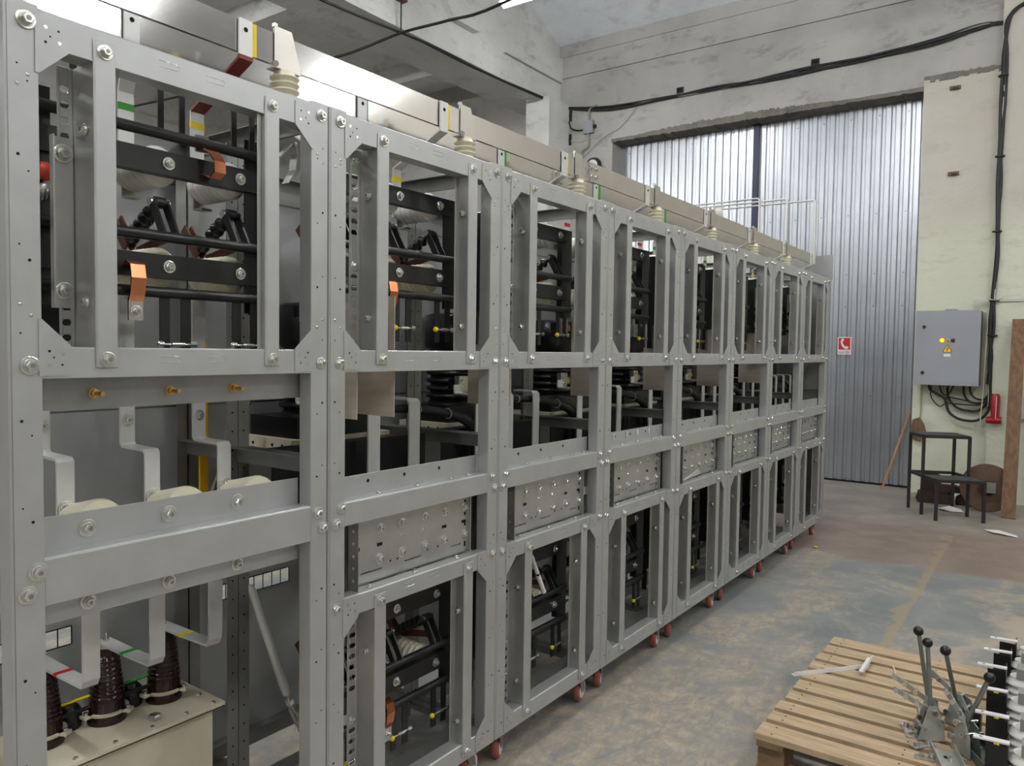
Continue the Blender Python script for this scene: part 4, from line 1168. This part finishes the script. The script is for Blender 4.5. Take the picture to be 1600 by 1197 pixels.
def sheet(name, lab, x, y, pts, m, h=.02, seed=1):
    r_ = random.Random(seed); vs = []; n = len(pts)
    vs = [(0, 0, h)] + [(a_, b_, .003+r_.uniform(0, h)) for a_, b_ in pts]
    vs2 = [(a_, b_, c_-.002) for a_, b_, c_ in vs]
    fs = [(0, i+1, (i+1) % n+1) for i in range(n)] + [(n+1, (i+1) % n+n+2, i+n+2) for i in range(n)] + [(i+1, i+n+2, (i+1) % n+n+2, (i+1) % n+1) for i in range(n)]
    return tag(MB().add(vs + vs2, fs, m).build(name, None, (x, y, 0)), lab, 'paper')
sheet('crumpled_paper', 'crumpled white sheet lying on the floor at the right, in front of the plank', 1.20, 6.22, [(-.12,.05),(-.02,.10),(.11,.03),(.13,-.06),(.0,-.04),(-.06,-.02)], PAPER, .015, 2)
sheet('crumpled_paper', 'crumpled white paper on the floor under the black stool', .74, 7.05, [(-.10,.02),(-.02,.07),(.09,.05),(.12,-.03),(.02,-.05),(-.07,-.04)], PAPER, .05, 4)
sheet('yellow_scrap', 'tiny yellow scrap on the brown floor beyond the row', .07, 4.78, [(-.02,.0),(.0,.02),(.02,.01),(.01,-.02)], YEL, .012, 4)

# ---------------------------------------------------------------- pallet
PX0, PX1, PY0, PY1 = .722, 1.62, 1.335, 2.505
t = thing('pallet', 'wooden pallet lying on the floor at the bottom right', 'pallet', (PX0, PY0, 0))
Lx, Ly = PX1-PX0, PY1-PY0
gaps = [1.290, 1.453, 1.562, 1.669, 1.783, 1.908, 2.033, 2.149, 2.261, 2.378, 2.505]
edges = [1.322, 1.453, 1.562, 1.669, 1.783, 1.908, 2.033, 2.149, 2.261, 2.378, 2.505]
rp = random.Random(4)
for i in range(len(edges)-1):
    a_, b_ = edges[i]-PY0, edges[i+1]-PY0
    m = MB(); z0 = .122; gp = .030
    e_ = rp.uniform(-.006, .004)
    m.box(e_, Lx+rp.uniform(-.01, .01), a_+gp/2, b_-gp/2, z0, z0+.022, WOOD)
    for xx in (.05, Lx/2, Lx-.05):
        for yy in (a_+gp/2+.02, b_-gp/2-.02): m.cyl((xx, yy, z0+.022), (xx, yy, z0+.0228), .0035, HOLE, 6)
    m.build('deck_board', t)
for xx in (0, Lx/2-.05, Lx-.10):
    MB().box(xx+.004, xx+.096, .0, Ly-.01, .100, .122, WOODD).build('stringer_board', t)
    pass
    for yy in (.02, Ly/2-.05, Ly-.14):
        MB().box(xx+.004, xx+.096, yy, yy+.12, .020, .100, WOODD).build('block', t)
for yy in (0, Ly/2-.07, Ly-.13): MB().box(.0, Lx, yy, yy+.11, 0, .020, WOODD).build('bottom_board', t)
PT = .1445
def lying(name, lab, a_, b_, wd, th, m, cat, z=PT):
    a_, b_ = Vector(a_ + (z,)), Vector(b_ + (z,))
    d = (b_-a_); o = MB().bar((0, 0, th/2), d+Vector((0, 0, th/2)), wd, th, m)
    if cat == 'angle strip': 
        sd = d.normalized().cross(Vector((0, 0, 1)))
        o.bar(sd*wd/2+Vector((0, 0, .009)), sd*wd/2+d+Vector((0, 0, .009)), .002, .018, m)
    return tag(o.build(name, None, a_), lab, cat)
lying('plastic_angle', 'long white plastic angle strip lying across the pallet boards', (.690, 1.915), (.925, 2.20), .022, .002, PVC, 'angle strip')
lying('plastic_angle', 'short white plastic strip lying over the end of the long one on the pallet', (.925, 2.075), (.925, 2.255), .020, .004, PVC, 'angle strip', PT+.019)
lying('wood_splinter', 'thin pale splinter lying on the pallet behind the lever mechanism', (1.045, 2.17), (1.015, 2.275), .006, .003, HEMP, 'splinter')

# ---------------------------------------------------------------- lever mechanisms on the pallet
ZINC = mat('zinc_plated_sheet', (.76, .77, .74), .35, .5, .1, 12)
ZINCD = mat('green_grey_zinc_sheet', (.50, .53, .50), .4, .5, .1, 12)
def lever(ball, foot, lab, seed, rz):
    t = thing('lever_mechanism', lab, 'lever mechanism', (foot[0], foot[1], PT), 0, 'zinc lever mechanisms on the pallet')
    f_ = Vector((0, 0, foot[2]-PT)); b_ = Vector(ball) - Vector((foot[0], foot[1], PT))
    MB().cyl(f_, b_, .0075, ZINCD, 12).build('handle_rod', t)
    MB().sphere(b_, .0175, RESIN).build('ball_knob', t)
    R_ = Matrix.Rotation(rz, 4, 'Z')
    m = MB()
    m.prism([(-.045, 0), (.045, 0), (.040, .07), (.012, .125), (-.012, .125), (-.030, .06)], 'y', -.012, -.008, ZINC); m.prism([(-.035, 0), (.045, 0), (.030, .10), (.0, .115), (-.020, .05)], 'y', .028, .032, ZINCD); m.box(-.045, .045, -.012, .032, 0, .004, ZINCD)
    o_ = m.build('side_bracket', t); o_.rotation_euler = (0, 0, rz)
    m = MB()
    p_ = [R_ @ Vector(q) for q in ((-.03, -.03, .05), (-.03, .05, .05), (.025, -.03, .08), (.025, .05, .08), (0, -.035, .11), (0, .05, .11))]
    for k in range(3):
        m = MB().cyl(p_[2*k], p_[2*k+1], .006, CHROME, 10); m.lathe(p_[2*k], p_[2*k] + (p_[2*k+1]-p_[2*k])*.12, [(0, .011), (1, .011)], CHROME, 6, False)
        m.build('pivot_bolt', t)
    m = MB().bar(R_ @ Vector((0, .012, .10)), R_ @ Vector((-.12, .02, .17)), .018, .005, GALV2, (0, 1, 0))
    for q in (.35, .65, .92):
        c_ = (R_ @ Vector((0, .012, .10))).lerp(R_ @ Vector((-.12, .02, .17)), q); m.cyl(c_+Vector((0, -.012, 0)), c_+Vector((0, .012, 0)), .009, CHROME, 10)
    m.build('toothed_link', t)
    return t
lever((1.173, 1.74, .495), (1.215, 1.74, .235), 'lever mechanism with the leftmost of the black ball knobs', 1, .2)
lever((1.208, 1.70, .473), (1.232, 1.655, .235), 'lever mechanism with the second black ball knob from the left', 2, .5)
lever((1.272, 1.62, .485), (1.300, 1.83, .20), 'lever mechanism with the third black ball knob from the left', 3, -.3)
lever((1.402, 1.62, .425), (1.335, 1.62, .23), 'lever mechanism whose knob leans right, against the white insulators', 4, -.8)
def chan(name, lab, x, y, L, rz, tx, m, wd=.075):
    o = MB().box(0, L, -wd/2, wd/2, 0, .003, m).box(0, L, -wd/2, -wd/2+.003, 0, .03, m).box(0, L, wd/2-.003, wd/2, 0, .03, m)
    for q in (.2, .6): o.box(L*q, L*q+.018, -.006, .006, .003, .0036, HOLE)
    o.cyl((L*.35, .01, .003), (L*.35, .01, .016), .007, CHROME, 6, smooth=False)
    o = o.build(name, None, (x, y, PT+.0)); o.rotation_euler = (0, tx, rz)
    return tag(o, lab, 'bracket')
chan('zinc_channel', 'bright zinc channel piece lying in front of the lever mechanisms', 1.275, 1.60, .21, -1.25, 0, ZINC)
chan('zinc_channel', 'dull zinc channel with bright edges lying under the rightmost lever', 1.33, 1.74, .24, -1.05, 0, ZINCD, .09)
for k, (x, y, L_, rz) in enumerate(((1.19, 1.56, .09, .9), (1.205, 1.50, .07, .2), (1.175, 1.63, .10, 1.9))):
    o = MB().box(0, L_, -.014, .014, 0, .004, GALV2).lathe((.02, 0, .004), (.02, 0, .016), [(0, .011), (1, .009)], CHROME, 6, False).lathe((L_-.02, 0, .004), (L_-.02, 0, .020), [(0, .012), (1, .008)], CHROME, 12).cyl((L_-.02, -.02, .01), (L_-.02, .025, .012), .005, CHROME, 8)
    o = o.build('zinc_link', None, (x, y, PT)); o.rotation_euler = (0, 0, rz)
    tag(o, ['small zinc link with bolts left of the lever mechanisms, middle one', 'small zinc link with bolts nearest the viewer beside the levers', 'small zinc link with bolts lying farthest back beside the levers'][k], 'link', 'loose zinc links on the pallet')

# ---------------------------------------------------------------- white insulators at the right edge
t0 = None
rows = [(1.418, 1.42), (1.408, 1.617), (1.394, 1.841), (1.380, 2.080), (1.388, 2.270), (1.399, 2.43)]
labs = ['nearest', 'second', 'third', 'fourth', 'fifth', 'farthest']
for k, (x, y) in enumerate(rows):
    if t0 is None:
        t = thing('switch_pole', 'x', 'insulator', (x, y, PT), 0, 'white insulators at the right edge')
        m = MB().box(-.006, .052, -.050, -.046, 0, .168, BLACK).box(.048, .052, -.046, .05, 0, .168, BLACK); m.build('black_plate', t)
        MB().lathe((.024, -.050, .085), (.024, -.062, .085), [(0, .0085), (.6, .0085), (1, .005)], YEL, 12).build('yellow_cap', t)
        MB().bar((-.040, -.03, .172), (.055, -.03, .176), .024, .005, HUB).cyl((-.02, -.03, .174), (-.02, -.03, .1765), .005, CONDUIT, 8).build('end_tab', t)
        prof = [(0, .036)]
        for q in range(5):
            a_ = .05+q*.18
            prof += [(a_, .036), (a_+.05, .050), (a_+.09, .051), (a_+.14, .036)]
        prof += [(1, .034)]
        MB().lathe((.098, -.01, .0), (.098, -.01, .150), prof, WHITEINS, 24).build('ribbed_body', t)
        MB().box(.085, .125, -.05, .01, .150, .188, CONDUIT).build('grey_clamp', t)
        m = MB().bar((.125, -.055, .165), (.20, -.01, .215), .05, .008, CUBAR); m.build('brown_arm', t)
        MB().lathe((.150, -.060, .195), (.146, -.072, .20), [(0, .009), (1, .006)], YEL, 10).build('yellow_cap', t)
        t0 = t
    else:
        t = dup(t0); t.location = (x, y, PT)
    t['label'] = '%s white ribbed insulator with a black plate at the right edge' % labs[k]
o = MB().box(0, .004, 0, .10, 0, .10, BLACK).lathe((-.012, .03, .03), (-.012, .03, .115), [(0, .016), (1, .016)], RUBBER, 14)
tag(o.build('black_roller', None, (1.372, 1.70, PT+.02 - .02)), 'short black roller bracket between the right lever and the white insulators', 'roller')
